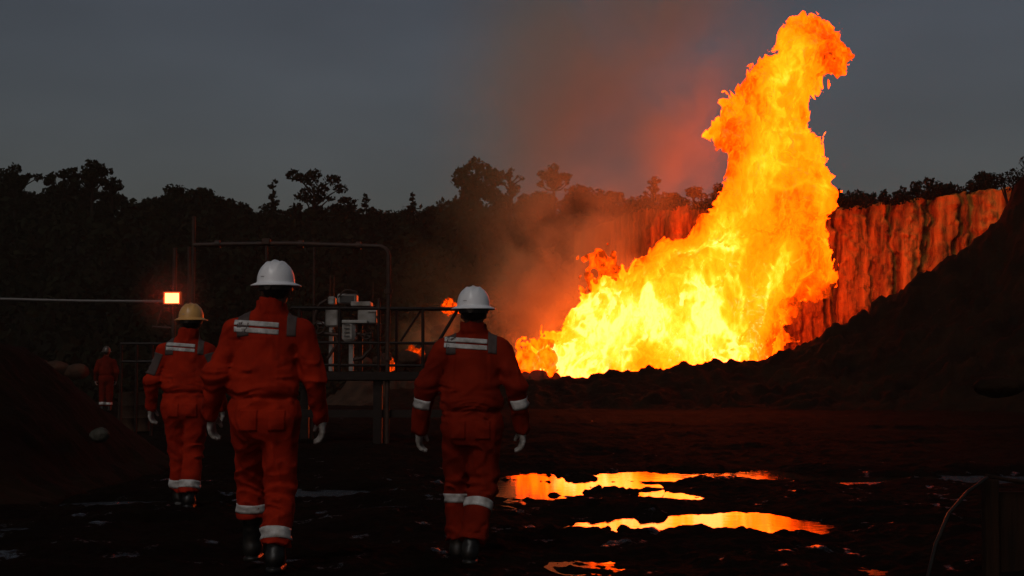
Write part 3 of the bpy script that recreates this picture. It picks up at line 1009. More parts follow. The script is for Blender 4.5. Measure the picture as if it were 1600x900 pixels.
def ell(P, c, r):
    p = P - np.asarray(c, f32); r = np.asarray(r, f32)
    k0 = np.sqrt(((p / r) ** 2).sum(-1)); k1 = np.sqrt(((p / (r * r)) ** 2).sum(-1)) + 1e-9
    return k0 * (k0 - 1) / k1


def smin(a, b, k):
    h = np.clip(.5 + .5 * (b - a) / k, 0, 1)
    return b + (a - b) * h - k * h * (1 - h)


def field_mesh(name, fn, lo, hi, h, mt, parent, loc=None):
    lo = np.asarray(lo, f32); hi = np.asarray(hi, f32)
    n = np.ceil((hi - lo) / h).astype(int) + 1
    g = np.stack(np.meshgrid(*[lo[i] + np.arange(n[i], dtype=f32) * f32(h) for i in range(3)], indexing='ij'), -1)
    Fv = fn(g.reshape(-1, 3)).reshape(n)
    V, Q = surface_nets(Fv, lo, h)
    return link(name, new_mesh(name, V, Q, mt), parent, loc)


def project(fn, O, D, off=.004, steps=70):
    P = O.astype(f32).copy(); D = D.astype(f32)
    for _ in range(steps):
        d = fn(P) - off
        P = P + D * (d * .7)[:, None]
    return P


def patch(name, fn, O, D, shape, mt, parent, off=.004):
    """a strip of cloth lying on the surface fn = 0, with a real thickness"""
    P = project(fn, O.reshape(-1, 3), D.reshape(-1, 3), off)
    I = P + D.reshape(-1, 3) * (off + .004)
    nu, nv = shape
    V = np.concatenate([P, I])
    i = (np.arange(nu - 1)[:, None] * nv + np.arange(nv - 1)[None, :]).ravel()
    Q = [np.stack([i, i + 1, i + 1 + nv, i + nv], 1)]
    n0 = nu * nv
    ed = np.concatenate([np.arange(nv), np.arange(1, nu) * nv + nv - 1, (nu - 1) * nv + np.arange(nv - 2, -1, -1), np.arange(nu - 2, -1, -1) * nv])
    Q.append(np.stack([ed[:-1], ed[:-1] + n0, ed[1:] + n0, ed[1:]], 1))
    return link(name, new_mesh(name, V, np.concatenate(Q), mt), parent)


def ring(name, fn, a, b, t0, t1, mt, parent, r=.105, n=40, m=5, arc=(0, 360)):
    """band around a limb from fraction t0 to t1 of a->b"""
    a = np.asarray(a, float); b = np.asarray(b, float)
    d = (b - a) / np.linalg.norm(b - a)
    u = np.cross(d, [0, 1, 0]); u /= np.linalg.norm(u); v = np.cross(d, u)
    th = np.radians(np.linspace(arc[0], arc[1], n))
    ts = np.linspace(t0, t1, m)
    O = np.zeros((m, n, 3)); D = np.zeros((m, n, 3))
    for i, t in enumerate(ts):
        c = a + (b - a) * t
        dr = np.cos(th)[:, None] * u + np.sin(th)[:, None] * v
        O[i] = c + dr * r; D[i] = -dr
    return patch(name, fn, O, D, (m, n), mt, parent)


def helmet_parts(parent, c, rz, tilt, mt, s=1.0):
    """full brim hard hat: ridged shell > brim, headband, ratchet, mark"""
    A, B, Hh = .112 * s, .132 * s, .135 * s
    nu, nv = 72, 26
    V = []; Fs = []
    for j in range(nv):
        ph = (math.pi / 2) * j / (nv - 1)
        for i in range(nu):
            th = 2 * math.pi * i / nu
            q = max(0.0, math.cos(ph)) ** .82
            x = A * q * math.cos(th); y = B * q * math.sin(th); z = Hh * math.sin(ph) ** .92
            up = sstep(.25, .75, math.sin(ph))
            bump = 0
            for xr, am in ((0, .008), (-.045, .006), (.045, .006)):
                bump += am * math.exp(-((x / s - xr) / .009) ** 2)
            z += bump * up * s; x *= 1 + .4 * bump * up
            if j == 0: x *= 1.015; y *= 1.015
            V.append((x, y, z))
    for j in range(nv - 1):
        for i in range(nu):
            i2 = (i + 1) % nu
            Fs.append((j * nu + i, j * nu + i2, (j + 1) * nu + i2, (j + 1) * nu + i))
    mb = MB(); mb.add(V, Fs)
    sh = mb.build('helmet', mt, parent, True)
    sh.location = c; sh.rotation_euler = (tilt, 0, rz)
    prof = [(1.0, .004), (1.06, -.002), (1.18, -.008), (1.29, -.014), (1.305, -.017), (1.30, -.021), (1.27, -.019), (1.15, -.013), (1.03, -.008), (.99, -.004)]
    V = []; Fs = []
    n = 72
    for (r, z) in prof:
        for k in range(n):
            t = 2 * math.pi * k / n
            rr = 1 + (r - 1) * (1.05 + .25 * max(0, math.sin(t)))
            V.append((A * rr * math.cos(t), B * rr * math.sin(t), z * s + .004 * math.cos(2 * t) * (r - 1)))
    m_ = len(prof)
    for i in range(m_):
        i2 = (i + 1) % m_
        for k in range(n):
            k2 = (k + 1) % n
            Fs.append((i * n + k, i * n + k2, i2 * n + k2, i2 * n + k))
    mb = MB(); mb.add(V, [f[::-1] for f in Fs]); mb.build('brim', mt, sh, True)
    mb = MB()
    mb.lathe([(.90, -.045), (.915, -.045), (.92, -.002), (.90, -.002)], n=40)
    mb.v = [q * np.array([A * .98, B * .98, s]) for q in mb.v]
    mb.build('headband', M['dark_plastic'], sh, True)
    mb = MB(); mb.tube([(0, -B * .9, -.03), (0, -B * .9 - .022, -.03)], .02, 14); mb.build('ratchet', M['dark_plastic'], sh, True)
    # faint printed marks low on the back of the shell
    for (x0, wd) in ((-.038, .026),):
        V = []; nn = 7
        for zz in (.030, .035):
            for q in range(nn):
                x = x0 + wd * (q / (nn - 1) - .5)
                ph = math.asin(min(1, (zz / (Hh / s)) ** (1 / .92)))
                qq = math.cos(ph) ** .82
                th = math.acos(max(-1, min(1, x / (A / s * qq))))
                V.append((x * s * 1.012, -B * qq * math.sin(th) * 1.012, zz * s))
        fs = [(q, q + 1, nn + q + 1, nn + q) for q in range(nn - 1)]
        mb = MB(); mb.add(V, fs); mb.build('mark', M['ink'], sh, True)
    return sh


def person(loc, rz, J, label, hel, helm_rz=0.0, helm_tilt=0.0, vox=.0105, group='workers in red coveralls', bands='legs', seed=0, patches=True, sleeve_grey=False, wide=1.0, back_bands=True, tuck=(False, False), cloth=None):
    cloth = cloth or M['coverall']
    """J: joints in metres from the ground under the person (x right, y ahead, z up)"""
    g = {k: np.array(v, f32) for k, v in J.items()}
    sL, sR, eL, eR, wL, wR = (g[k] for k in ('sL', 'sR', 'eL', 'eR', 'wL', 'wR'))
    hL, hR, kL, kR, aL, aR = (g[k] for k in ('hL', 'hR', 'kL', 'kR', 'aL', 'aR'))
    hd = g['head']; nk = g['neck']; ch = g['chest']; wa = g['waist']; pv = (hL + hR) / 2

    def hand_geo(e, wr, side):
        f = (wr - e); f = f / np.linalg.norm(f)
        f = f * .55 + np.array([0, .12, -1.0]) * .45; f /= np.linalg.norm(f)
        nrm = np.array([-side, -.25, 0.]); nrm -= f * (nrm @ f); nrm /= np.linalg.norm(nrm)
        s = np.cross(f, nrm) * (1 if side < 0 else -1); s /= np.linalg.norm(s)
        if s[1] < 0: s = -s
        fingers = []
        for q, ln in zip((-.031, -.011, .010, .030), (.78, .96, 1.05, .97)):
            p = wr + f * .088 + s * q
            ch_ = [wr + f * .02 + s * q * .6, p]
            an = .32
            for L_, da in ((.040, .35), (.027, .55), (.02, .4)):
                dv = f * math.cos(an) + nrm * math.sin(an)
                p = p + dv * L_ * ln; ch_.append(p); an += da
            fingers.append(ch_)
        p = wr + f * .022 + s * .026
        th = [p]
        for dv, L_ in ((f * .62 + s * .7 + nrm * .3, .042), (f * .86 + s * .35 + nrm * .4, .032), (f * .9 + nrm * .55, .024)):
            p = p + dv / np.linalg.norm(dv) * L_; th.append(p)
        return f, s, nrm, fingers, th

    HG = {-1: hand_geo(eL, wL, -1), 1: hand_geo(eR, wR, 1)}

    def hand_f(P, side, grow):
        f, s, nrm, fingers, th = HG[side]
        wr = wL if side < 0 else wR
        d = cap(P, wr - f * .03, wr + f * .03, .028 + grow, .03 + grow)
        for q in (-.022, 0, .022):
            d = smin(d, cap(P, wr + f * .03 + s * q * .8, wr + f * .085 + s * q, .0165 + grow, .0155 + grow), .014)
        fd = None
        for c in fingers:
            for a, b, r0, r1 in zip(c[1:-1], c[2:], (.0105, .0095, .0088), (.0095, .0088, .0078)):
                q = cap(P, a, b, r0 + grow, r1 + grow)
                fd = q if fd is None else np.minimum(fd, q)
        d = smin(d, fd, .006)
        for a, b, r0, r1 in zip(th[:-1], th[1:], (.0145, .012, .0105), (.012, .0105, .009)):
            d = smin(d, cap(P, a, b, r0 + grow, r1 + grow), .008)
        return d

    def body_f(P):
        d = cap(P, wa, ch, .125, .145, 1.7)
        d = smin(d, cap(P, pv + [-.05, 0, .02], pv + [.05, 0, .02], .125, .125, 1.2), .05)
        d = smin(d, cap(P, sL * .8 + nk * .2, sR * .8 + nk * .2, .05, .05), .06)
        d = smin(d, cap(P, nk - [0, 0, .05], hd - [0, .015, .06], .058, .054), .04)
        for s_, e_, w_ in ((sL, eL, wL), (sR, eR, wR)):
            d = smin(d, cap(P, s_, e_, .052, .042), .04); d = smin(d, cap(P, e_, w_, .042, .028), .02)
        for h_, k_, a_ in ((hL, kL, aL), (hR, kR, aR)):
            d = smin(d, cap(P, h_, k_, .082, .056), .03); d = smin(d, cap(P, k_, a_, .056, .038), .02)
            d = smin(d, cap(P, a_, a_ + [0, .12, -.04], .038, .03), .02)
        for side in (-1, 1):
            d = smin(d, hand_f(P, side, 0), .015)
        # head: skull, jaw, nose, brow, lips, eye hollows, ears
        skull = ell(P, hd + [0, -.012, .03], (.076, .096, .098))
        jaw = ell(P, hd + [0, .032, -.048], (.056, .062, .062))
        h = smin(skull, jaw, .05)
        h = smin(h, cap(P, hd + [0, .085, .012], hd + [0, .106, -.022], .009, .014), .015)
        h = smin(h, cap(P, hd + [-.03, .083, .027], hd + [.03, .083, .027], .009, .009), .02)
        h = smin(h, cap(P, hd + [-.02, .082, -.05], hd + [.02, .082, -.05], .008, .008), .012)
        for s_ in (-1, 1):
            h = np.maximum(h, -ell(P, hd + [s_ * .031, .102, .008], (.016, .016, .011)))
            h = smin(h, ell(P, hd + [s_ * .031, .086, .008], (.012, .012, .010)), .004)
            h = smin(h, ell(P, hd + [s_ * .079, -.006, -.006], (.010, .020, .032)), .008)
        return smin(d, h, .02)

    lo = np.min([wL, wR, aL, aR, sL, sR], 0) - .22; hi = np.max([wL, wR, aL, aR, sL, sR, hd], 0) + .24
    lo[2] = min(aL[2], aR[2]) - .12; hi[2] = hd[2] + .2
    root = field_mesh('person', body_f, lo, hi, max(vox, .0105), M['skin'], None)
    root.location = loc
    root.rotation_euler = (0, 0, rz)
    tag(root, label, 'person', group)

    def hair_f(P):
        d = ell(P, hd + [0, -.018, .034], (.083, .1, .1))
        d = np.maximum(d, (P[:, 1] - (hd[1] + .03)) * .9 + (P[:, 2] - hd[2]) * -.15)
        d = np.maximum(d, -(P[:, 2] - (hd[2] - .055)))
        return d + .003 * vn(P[:, 0] * 80, P[:, 1] * 80, P[:, 2] * 30, 4)
    field_mesh('hair', hair_f, hd - [.12, .16, .1], hd + [.12, .1, .16], max(.008, vox * .8), M['hair'], root)

    hemL = kL + (aL - kL) * (0.55 if tuck[0] else .86); hemR = kR + (aR - kR) * (.55 if tuck[1] else .86)

    def cov_f(P):
        z = P[:, 2]
        d = cap(P, wa + [0, 0, .04], ch, .185 * wide, .178 * wide, 1.42)
        d = smin(d, cap(P, wa + [0, 0, .06], wa + [0, .0, .14], .192 * wide, .19 * wide, 1.35), .04)
        d = smin(d, cap(P, pv + [-.055, 0, .04], pv + [.055, 0, .04], .135 * wide, .135 * wide, 1.12), .05)
        d = smin(d, cap(P, pv + [-.05, -.045, -.03], pv + [.05, -.045, -.03], .105, .105), .05)
        sh = smin(cap(P, sL * .9 + nk * .1 - [0, 0, .015], nk, .060, .062), cap(P, sR * .9 + nk * .1 - [0, 0, .015], nk, .060, .062), .05)
        d = smin(d, sh, .07)
        d = d + .016 * np.exp(-((z - wa[2] + .012) / .014) ** 2) - .010 * np.exp(-((z - wa[2] - .05) / .035) ** 2)
        for s_, e_, w_ in ((sL, eL, wL), (sR, eR, wR)):
            arm = smin(cap(P, s_, e_, .070, .063), cap(P, e_, w_, .062, .048), .03)
            d = smin(d, arm, .035)
        legs = None
        for h_, k_, m_ in ((hL, kL, hemL), (hR, kR, hemR)):
            lg = smin(cap(P, h_ + [0, -.01, 0], k_, .112, .090), cap(P, k_, m_, .088, .080), .03)
            # flat hem
            ax = (m_ - k_) / np.linalg.norm(m_ - k_)
            lg = np.maximum(lg, (P - m_) @ ax)
            legs = lg if legs is None else smin(legs, lg, .012)
        d = smin(d, legs, .045)
        # collar
        q = P - (nk + np.array([0, -.005, .045], f32)); rr = np.sqrt(q[:, 0] ** 2 + (q[:, 1] * 1.02) ** 2)
        col = np.maximum(np.abs(rr - .074) - .007, np.abs(q[:, 2] + .25 * q[:, 1]) - .034)
        d = smin(d, col, .018)
        # folds: broad slack, creases at waist, elbows and knees
        x, y = P[:, 0], P[:, 1]
        f1 = vn(x * 7, y * 7, z * 4.2, 10 + seed) * .0115
        f2 = (1 - np.abs(vn(x * 9 + 1.5 * vn(x * 4, y * 4, z * 4, 60 + seed), y * 9, z * 7, 20 + seed)) * 2) * .007
        cr_ = 0
        for c, sp in ((wa, .10), (eL, .09), (eR, .09), (kL, .10), (kR, .10), (hemL, .08), (hemR, .08)):
            cr_ = cr_ + np.exp(-((z - c[2]) / sp) ** 2) * (np.abs(x - c[0]) < .22)
        f3 = (1 - np.abs(vn(x * 5, y * 5, z * 24 + 3 * vn(x * 5, y * 5, z * 3, 70), 30 + seed)) * 2.2) * .011 * np.clip(cr_, 0, 1)
        f4 = (1 - np.abs(vn(x * 13 + z * 5 + 2 * f1 * 100, y * 13, z * 9 - x * 6, 50 + seed)) * 2.6) * .0075
        # yoke seam, back pleats and centre trouser seam
        bx_, bz_ = g['band'][0], g['band'][2]
        bk = y < .02
        d = d + .0045 * np.exp(-((z - bz_ + .075) / .008) ** 2) * bk * (np.abs(x - bx_) < .17)
        for q_ in (-.115, .115):
            d = d + .005 * np.exp(-((x - wa[0] - q_ + .1 * (z - wa[2]) * q_) / .010) ** 2) * bk * sstep(wa[2] + .03, wa[2] + .09, z) * sstep(bz_ - .06, bz_ - .09, z)
        return d + f1 - f2 - f3 - np.maximum(f4, -.003) + .002 * vn(x * 38, y * 38, z * 26, 40)

    clo = lo.copy(); clo[2] = min(hemL[2], hemR[2]) - .06; chi = hi.copy(); chi[2] = nk[2] + .14
    field_mesh('coverall', cov_f, clo, chi, vox, cloth, root)

    # seat pockets
    if vox < .013:
        for q_ in (-.082, .082):
            zz = (pv[2] - .01 + np.linspace(-.062, .062, 12))[:, None]; xx = (pv[0] + q_ + np.linspace(-.05, .05, 10))[None, :]
            O = np.stack([xx + 0 * zz, np.full((12, 10), pv[1] - .34), zz + 0 * xx], -1); D = np.zeros_like(O); D[..., 1] = 1
            patch('pocket', cov_f, O, D, (12, 10), cloth, root, .0065)
    # boots
    for k_, a_, nm in ((kL, aL, 'L'), (kR, aR, 'R')):
        fd = np.array([0, 1, 0], f32)
        def boot_f(P, k_=k_, a_=a_):
            d = cap(P, k_ * .72 + a_ * .28, a_, .066, .056)
            foot = smin(cap(P, a_ + [0, -.02, -.035], a_ + [0, .15, -.05], .048, .043), cap(P, a_ + [0, .06, -.02], a_ + [0, .12, -.035], .05, .045), .03)
            d = smin(d, foot, .04)
            d = np.maximum(d, -(P[:, 2] - (a_[2] - .088)))
            sole = np.maximum(cap(P * [1, 1, 0], (a_ + [0, -.03, 0]) * [1, 1, 0], (a_ + [0, .15, 0]) * [1, 1, 0], .05, .052), np.abs(P[:, 2] - (a_[2] - .084)) - .013)
            d = np.minimum(d, sole)
            return d + .0025 * vn(P[:, 0] * 25, P[:, 1] * 25, P[:, 2] * 40, 4)
        blo = np.minimum(k_, a_) - [.12, .14, .12]; bhi = np.maximum(k_, a_) + [.12, .26, .02]
        field_mesh('boot', boot_f, blo, bhi, max(.008, vox), M['black'], root)
    # gloves
    for side, wr in ((-1, wL), (1, wR)):
        f, s, nrm, _, _ = HG[side]
        def glove_f(P, side=side):
            d = hand_f(P, side, .0022)
            return d + .0008 * vn(P[:, 0] * 60, P[:, 1] * 60, P[:, 2] * 60, 4)
        gl = wr + f * .09
        field_mesh('glove', glove_f, gl - .145, gl + .145, .0045 if vox < .02 else .012, M['glove'], root)
    # reflective tape
    if back_bands:
        cw, zc = g['band'][0], g['band'][2]
        hw = g['band'][1]
        for dz in (.021, -.021):
            nu, nv = 5, 34
            zz = zc + dz + np.linspace(-.0155, .0155, nu)[:, None]; xx = cw + np.linspace(-hw, hw, nv)[None, :]
            zz = zz + 0 * xx - .01 * ((xx - cw) / hw)
            O = np.stack([xx + 0 * zz, np.full_like(xx + 0 * zz, -.32), zz + 0 * xx], -1)
            D = np.zeros_like(O); D[..., 1] = 1
            patch('reflective_band', cov_f, O, D, (nu, nv), M['silver'], root)
    if bands in ('legs', 'both'):
        for k_, m_, t0, t1 in ((kL, hemL, .72, .93), (kR, hemR, .74, .93)) if bands == 'legs' else ((kL, aL, .10, .25), (kR, aR, .20, .34)):
            ring('leg_band', cov_f, k_, m_, t0, t1, M['silver'], root)
    if bands == 'both':
        for e_, w_, arc in ((eL, wL, (48, 312)), (eR, wR, (-132, 132))):
            ring('sleeve_band', cov_f, e_, w_, .24, .46, M['silver'], root, arc=arc)
    if patches:
        for s_, sg in ((sL, -1), (sR, 1)):
            nu, nv = 20, 10
            xx = (nk[0] + (s_[0] - nk[0]) * np.linspace(.55, .86, nv))[None, :]; ph = np.radians(np.linspace(-55, 72, nu))[:, None]
            O = np.stack([xx + 0 * ph, -np.sin(ph) * .25 + 0 * xx, s_[2] - .06 + np.cos(ph) * .25 + 0 * xx], -1)
            D = np.stack([0 * xx + 0 * ph, np.sin(ph) + 0 * xx, -np.cos(ph) + 0 * xx], -1)
            patch('shoulder_patch', cov_f, O, D, (nu, nv), M['grey_cloth'], root)
    if sleeve_grey:
        for s_, e_, arc in ((sL, eL, (75, 285)), (sR, eR, (-105, 105))):
            ring('sleeve_panel', cov_f, s_, e_, .10, .85, M['grey_cloth'], root, r=.16, m=22, arc=arc)
    hz = hd[2] + .052
    helmet_parts(root, (hd[0], hd[1] - .012, hz), helm_rz, helm_tilt, hel)
    return root


def gz_at(x, y): return float(base_h(np.array([x], f32), np.array([y], f32))[0])


p = ((418 - 800) / F * 8.6, 8.6)
person((p[0], p[1], gz_at(*p)), R(2), dict(
    head=(.045, .03, 1.665), neck=(.03, 0, 1.515), chest=(.0, 0, 1.33), waist=(-.02, 0, 1.035), band=(-.055, .135, 1.445),
    sL=(-.205, 0, 1.42), sR=(.205, 0, 1.42), eL=(-.30, -.03, 1.16), eR=(.285, .0, 1.15), wL=(-.345, .10, .925), wR=(.315, .12, .90),
    hL=(-.10, 0, .90), hR=(.09, 0, .90), kL=(-.115, .24, .545), kR=(.085, .02, .50), aL=(-.12, .30, .115), aR=(.075, -.12, .10)),
    'worker nearest the camera, in white hard hat and red coverall with a silver striped back', M['helmet'], helm_rz=R(-14), vox=.0085, seed=1, tuck=(True, False))

p = ((737 - 800) / F * 9.6, 9.6)
person((p[0], p[1], gz_at(*p)), R(-2), dict(
    head=(.012, .02, 1.675), neck=(.01, 0, 1.525), chest=(.01, 0, 1.34), waist=(.0, 0, 1.03), band=(-.035, .145, 1.475),
    sL=(-.195, 0, 1.435), sR=(.20, 0, 1.435), eL=(-.305, -.02, 1.18), eR=(.30, -.02, 1.18), wL=(-.355, .08, .905), wR=(.335, .08, .905),
    hL=(-.09, 0, .91), hR=(.09, 0, .91), kL=(-.10, .16, .50), kR=(.07, .03, .50), aL=(-.10, .14, .10), aR=(.0, -.14, .12)),
    'worker right of centre with silver cuffs on the sleeves, walking beside the puddles', M['helmet'], helm_rz=R(-6), vox=.009, seed=5, bands='both', patches=True, cloth=M['dark_coverall'])

p = ((290 - 800) / F * 13.0, 13.0)
person((p[0], p[1], gz_at(*p)), R(4), dict(
    head=(.045, .03, 1.675), neck=(.03, 0, 1.525), chest=(.0, 0, 1.34), waist=(.0, 0, 1.06), band=(-.03, .13, 1.46),
    sL=(-.20, 0, 1.42), sR=(.20, 0, 1.42), eL=(-.29, -.02, 1.16), eR=(.285, -.02, 1.16), wL=(-.315, .08, .92), wR=(.32, .10, .92),
    hL=(-.085, 0, .90), hR=(.085, 0, .90), kL=(-.065, .10, .51), kR=(.085, .02, .51), aL=(-.06, .16, .11), aR=(.06, -.08, .10)),
    'worker in the yellow hard hat with grey upper sleeves, walking below the floodlight', M['helmet_y'], helm_rz=R(-8), vox=.012, seed=9, sleeve_grey=True)

p = ((167 - 800) / F * 40, 40)
person((p[0], p[1], gz_at(*p)), R(20), dict(
    head=(.0, .03, 1.62), neck=(.0, 0, 1.47), chest=(.0, 0, 1.29), waist=(.0, 0, 1.01), band=(0, .13, 1.41),
    sL=(-.20, 0, 1.37), sR=(.20, 0, 1.37), eL=(-.27, -.02, 1.10), eR=(.27, -.02, 1.10), wL=(-.27, .10, .87), wR=(.27, .10, .87),
    hL=(-.09, 0, .88), hR=(.09, 0, .88), kL=(-.09, .03, .49), kR=(.10, .0, .49), aL=(-.09, 0, .09), aR=(.10, 0, .09)),
    'distant worker standing alone at the left in the dark', mat('dark_helmet', (.05, .035, .025), .4), vox=.022, seed=13, patches=False, back_bands=False, cloth=mat('shaded_red_cloth', (0.11, 0.008, 0.003), 0.9, spec=0.05, var=.4))  # dimness of the far figure is put into the cloth colour

# ------------------------------------------------------------------ drilling site gear
def T(px, py, d): return tuple(at(px, py, d))


DP = 26.0
# pipe frame
fr = tag(empty('pipe_frame', (at(455, 600, DP).x, DP, 0)), 'tall dark pipe frame arching over the platform behind the near worker', 'pipe frame')
def lp(px, py, d=DP, o=fr):
    q = at(px, py, d) - o.location
    return (q.x, q.y, q.z)
rail = [lp(302, 383), lp(360, 381.5), lp(450, 380.5), lp(530, 383), lp(592, 385)]
rail += [lp(592 + 15 * math.sin(a), 400 - 15 * math.cos(a)) for a in np.linspace(.15, 1.5, 6)]
rail += [lp(607.5, 450), lp(606, 520), (lp(605, 600)[0], 0, -.1)]
MB().tube(rail, .043, 12).build('arch_pipe', M['rust'], fr, True)
MB().tube([lp(303, 338), lp(302, 420), (lp(301, 500)[0], 0, -.1)], .032, 10).build('upright', M['rust'], fr, True)
MB().tube([lp(295, 386, DP + .3), (lp(294, 500)[0], .3, -.1)], .026, 10).build('upright', M['rust'], fr, True)
MB().tube([lp(416, 377), lp(417, 430), (lp(417, 430)[0], 0, .2)], .028, 10).build('hanger', M['rust'], fr, True)
MB().box(lp(416, 378), (.16, .14, .12), None, .02).build('clamp', M['rust'], fr)
MB().tube([lp(491, 375, DP + 2), (lp(491, 375, DP + 2)[0], 2, 0)], .02, 8).build('upright', M['rust'], fr, True)

# platform
plt_ = tag(empty('platform', (at(590, 600, DP).x, DP, 0)), 'dark steel work platform with handrails behind the two white hatted workers', 'platform')
def pp(px, py, d=DP): return lp(px, py, d, plt_)
zdeck = pp(600, 580)[2]
x0, x1 = pp(440, 580)[0], pp(740, 580)[0]
MB().box(((x0 + x1) / 2, 1.2, zdeck - .09), (x1 - x0, 2.6, .16), None, .015).build('deck', M['steel'], plt_)
for (xa, ya) in ((x0 + .1, .1), (x1 - .1, .1), (x0 + .1, 2.3), (x1 - .1, 2.3), ((x0 + x1) / 2, .1)):
    MB().box((xa, ya, (zdeck - .17) / 2 - .05), (.16, .16, zdeck - .17 + .1)).build('support_leg', M['steel'], plt_)
MB().box(((x0 + x1) / 2, .14, zdeck * .42), (x1 - x0 - .4, .10, .14)).build('skid_beam', M['steel'], plt_)
for py_, a, b in ((482, 455, 738), (536, 455, 738), (571, 455, 738)):
    MB().tube([pp(a, py_ - 1), pp((a + b) / 2, py_), pp(b, py_ + .5)], .032 if py_ < 500 else .026, 10).build('handrail', M['steel'], plt_, True)
for px in (468, 531, 592, 661, 728):
    q = pp(px, 480); MB().tube([(q[0], 0, zdeck - .02), (q[0], 0, q[2])], .032, 10).build('rail_post', M['steel'], plt_, True)
MB().tube([pp(715, 484, DP + .06), pp(672, 556, DP + .06)], .03, 10).build('brace', M['steel'], plt_, True)
MB().tube([pp(657, 486, DP + .06), pp(626, 533, DP + .06)], .022, 10).build('brace', M['steel'], plt_, True)
q = pp(592, 466); MB().tube([(q[0], 0, pp(592, 482)[2]), q], [.04, .022], 10).build('post_cap', M['rust'], plt_, True)
for px in (470, 620, 728):
    q = pp(px, 482, DP + 2.4); MB().tube([(q[0], 2.35, zdeck - .02), (q[0], 2.35, q[2])], .03, 8).build('rail_post', M['steel'], plt_, True)
MB().tube([(pp(470, 482, DP + 2.4)[0], 2.35, pp(470, 484, DP + 2.4)[2]), (pp(728, 482, DP + 2.4)[0], 2.35, pp(728, 484, DP + 2.4)[2])], .028, 8).build('handrail', M['steel'], plt_, True)

# white pump unit on the platform
DM = DP + .9
mu = tag(empty('pump_unit', (at(545, 580, DM).x, DM, zdeck + float(plt_.location.z))), 'white boxy pump unit with pipes standing on the platform', 'machine')
def mp2(px, py, d=DM): return lp(px, py, d, mu)
def bpx(name, xa, ya, xb, yb, dep, off, mt, parent=None, bev=.025):
    a = at(xa, ya, DM + off); b = at(xb, yb, DM + off)
    c = (a + b) / 2 - mu.location
    return MB().box((c.x, off + dep / 2, c.z), (abs(b.x - a.x), dep, abs(a.z - b.z)), None, bev).build(name, mt, parent or mu, True)
bpx('cabinet', 527, 459, 557, 474, .35, .05, M['machine'])
bpx('panel', 531, 462, 553, 473, .02, .035, M['dark_plastic'], None, .005)
bpx('lid', 512, 463, 523, 476, .3, .10, M['machine'])
bpx('tray', 548, 471, 579, 478, .5, 0.0, M['machine'], None, .01)
bpx('housing', 508, 480, 528, 510, .45, .15, M['machine'])
bpx('housing', 559, 480, 588, 506, .5, .05, M['machine'])
bpx('plate', 575, 483, 588, 487, .03, .02, M['silver'], None, .004)
bpx('tank', 534, 501, 555, 535, .4, -.15, M['machine'], None, .07)
bpx('tank', 534, 500, 574, 505, .42, -.16, M['machine'], None, .01)
bpx('leg', 545, 535, 552, 580, .1, -.02, M['machine'], None, .01)
bpx('leg', 560, 506, 566, 580, .08, .2, M['rust'], None, .01)
bpx('leg', 514, 510, 520, 580, .1, .2, M['machine'], None, .01)
bpx('shelf', 495, 503, 506, 506, .3, .1, M['silver'], None, .004)
MB().tube([mp2(580, 515), mp2(580, 545), mp2(566, 560), mp2(552, 562)], .035, 10).build('pipe', M['rust'], mu, True)
MB().tube([mp2(520, 515), mp2(528, 535), mp2(512, 560)], .03, 10).build('pipe', M['rust'], mu, True)
for px, y0, y1 in ((515, 430, 462), (521, 430, 462), (582, 440, 470)):
    MB().tube([mp2(px, y1, DM + .3), mp2(px + 1, y0, DM + .3)], .012, 6).build('mast', M['rust'], mu, True)

for px, dz in ((340, 0), (470, 0), (560, 0)):
    a = lp(px - 4, 381.5 if px < 500 else 384); b = lp(px + 4, 381.5 if px < 500 else 384)
    MB().tube([a, b], .075, 14).build('flange', M['rust'], fr, True)
for y_ in (455, 560):
    a = lp(607 - (y_ > 500), y_ - 3); b = lp(607 - (y_ > 500), y_ + 3)
    MB().tube([a, b], .075, 14).build('flange', M['rust'], fr, True)
for pts_, r_ in (([(588, 492), (596, 510), (590, 540), (600, 566)], .022), ([(512, 468), (498, 476), (490, 500), (494, 540), (484, 566)], .03), ([(527, 466), (540, 452), (556, 455), (560, 462)], .016), ([(500, 520), (530, 524), (560, 521), (584, 528)], .035)):
    q = [mp2(*p_) for p_ in pts_]
    m_ = []
    for i_ in range(len(q) - 1):
        for t_ in np.linspace(0, 1, 5)[:-1]: m_.append(tuple(np.array(q[i_]) * (1 - t_) + np.array(q[i_ + 1]) * t_))
    m_.append(q[-1]); m_ = [tuple((np.array(m_[max(0, k_ - 1)]) + np.array(m_[k_]) + np.array(m_[min(len(m_) - 1, k_ + 1)])) / 3) for k_ in range(len(m_))]
    MB().tube(m_, r_, 8).build('hose', M['rust'], mu, True)
for px, py in ((498, 512), (572, 521)):
    c = mp2(px, py, DM - .05); vw = MB()
    vw.tube([(c[0] + .11 * math.cos(t_), c[1], c[2] + .11 * math.sin(t_)) for t_ in np.linspace(0, 2 * math.pi, 19)], .014, 6)
    for t_ in (0, 2.09, 4.19): vw.tube([c, (c[0] + .11 * math.cos(t_), c[1], c[2] + .11 * math.sin(t_))], .01, 5)
    vw.build('valve_wheel', M['rust'], mu, True)
for k_ in range(4):
    c = mp2(542, 507 + k_ * 6, DM - .17); MB().box(c, (.10, .012, .018)).build('vent', M['dark_plastic'], mu)
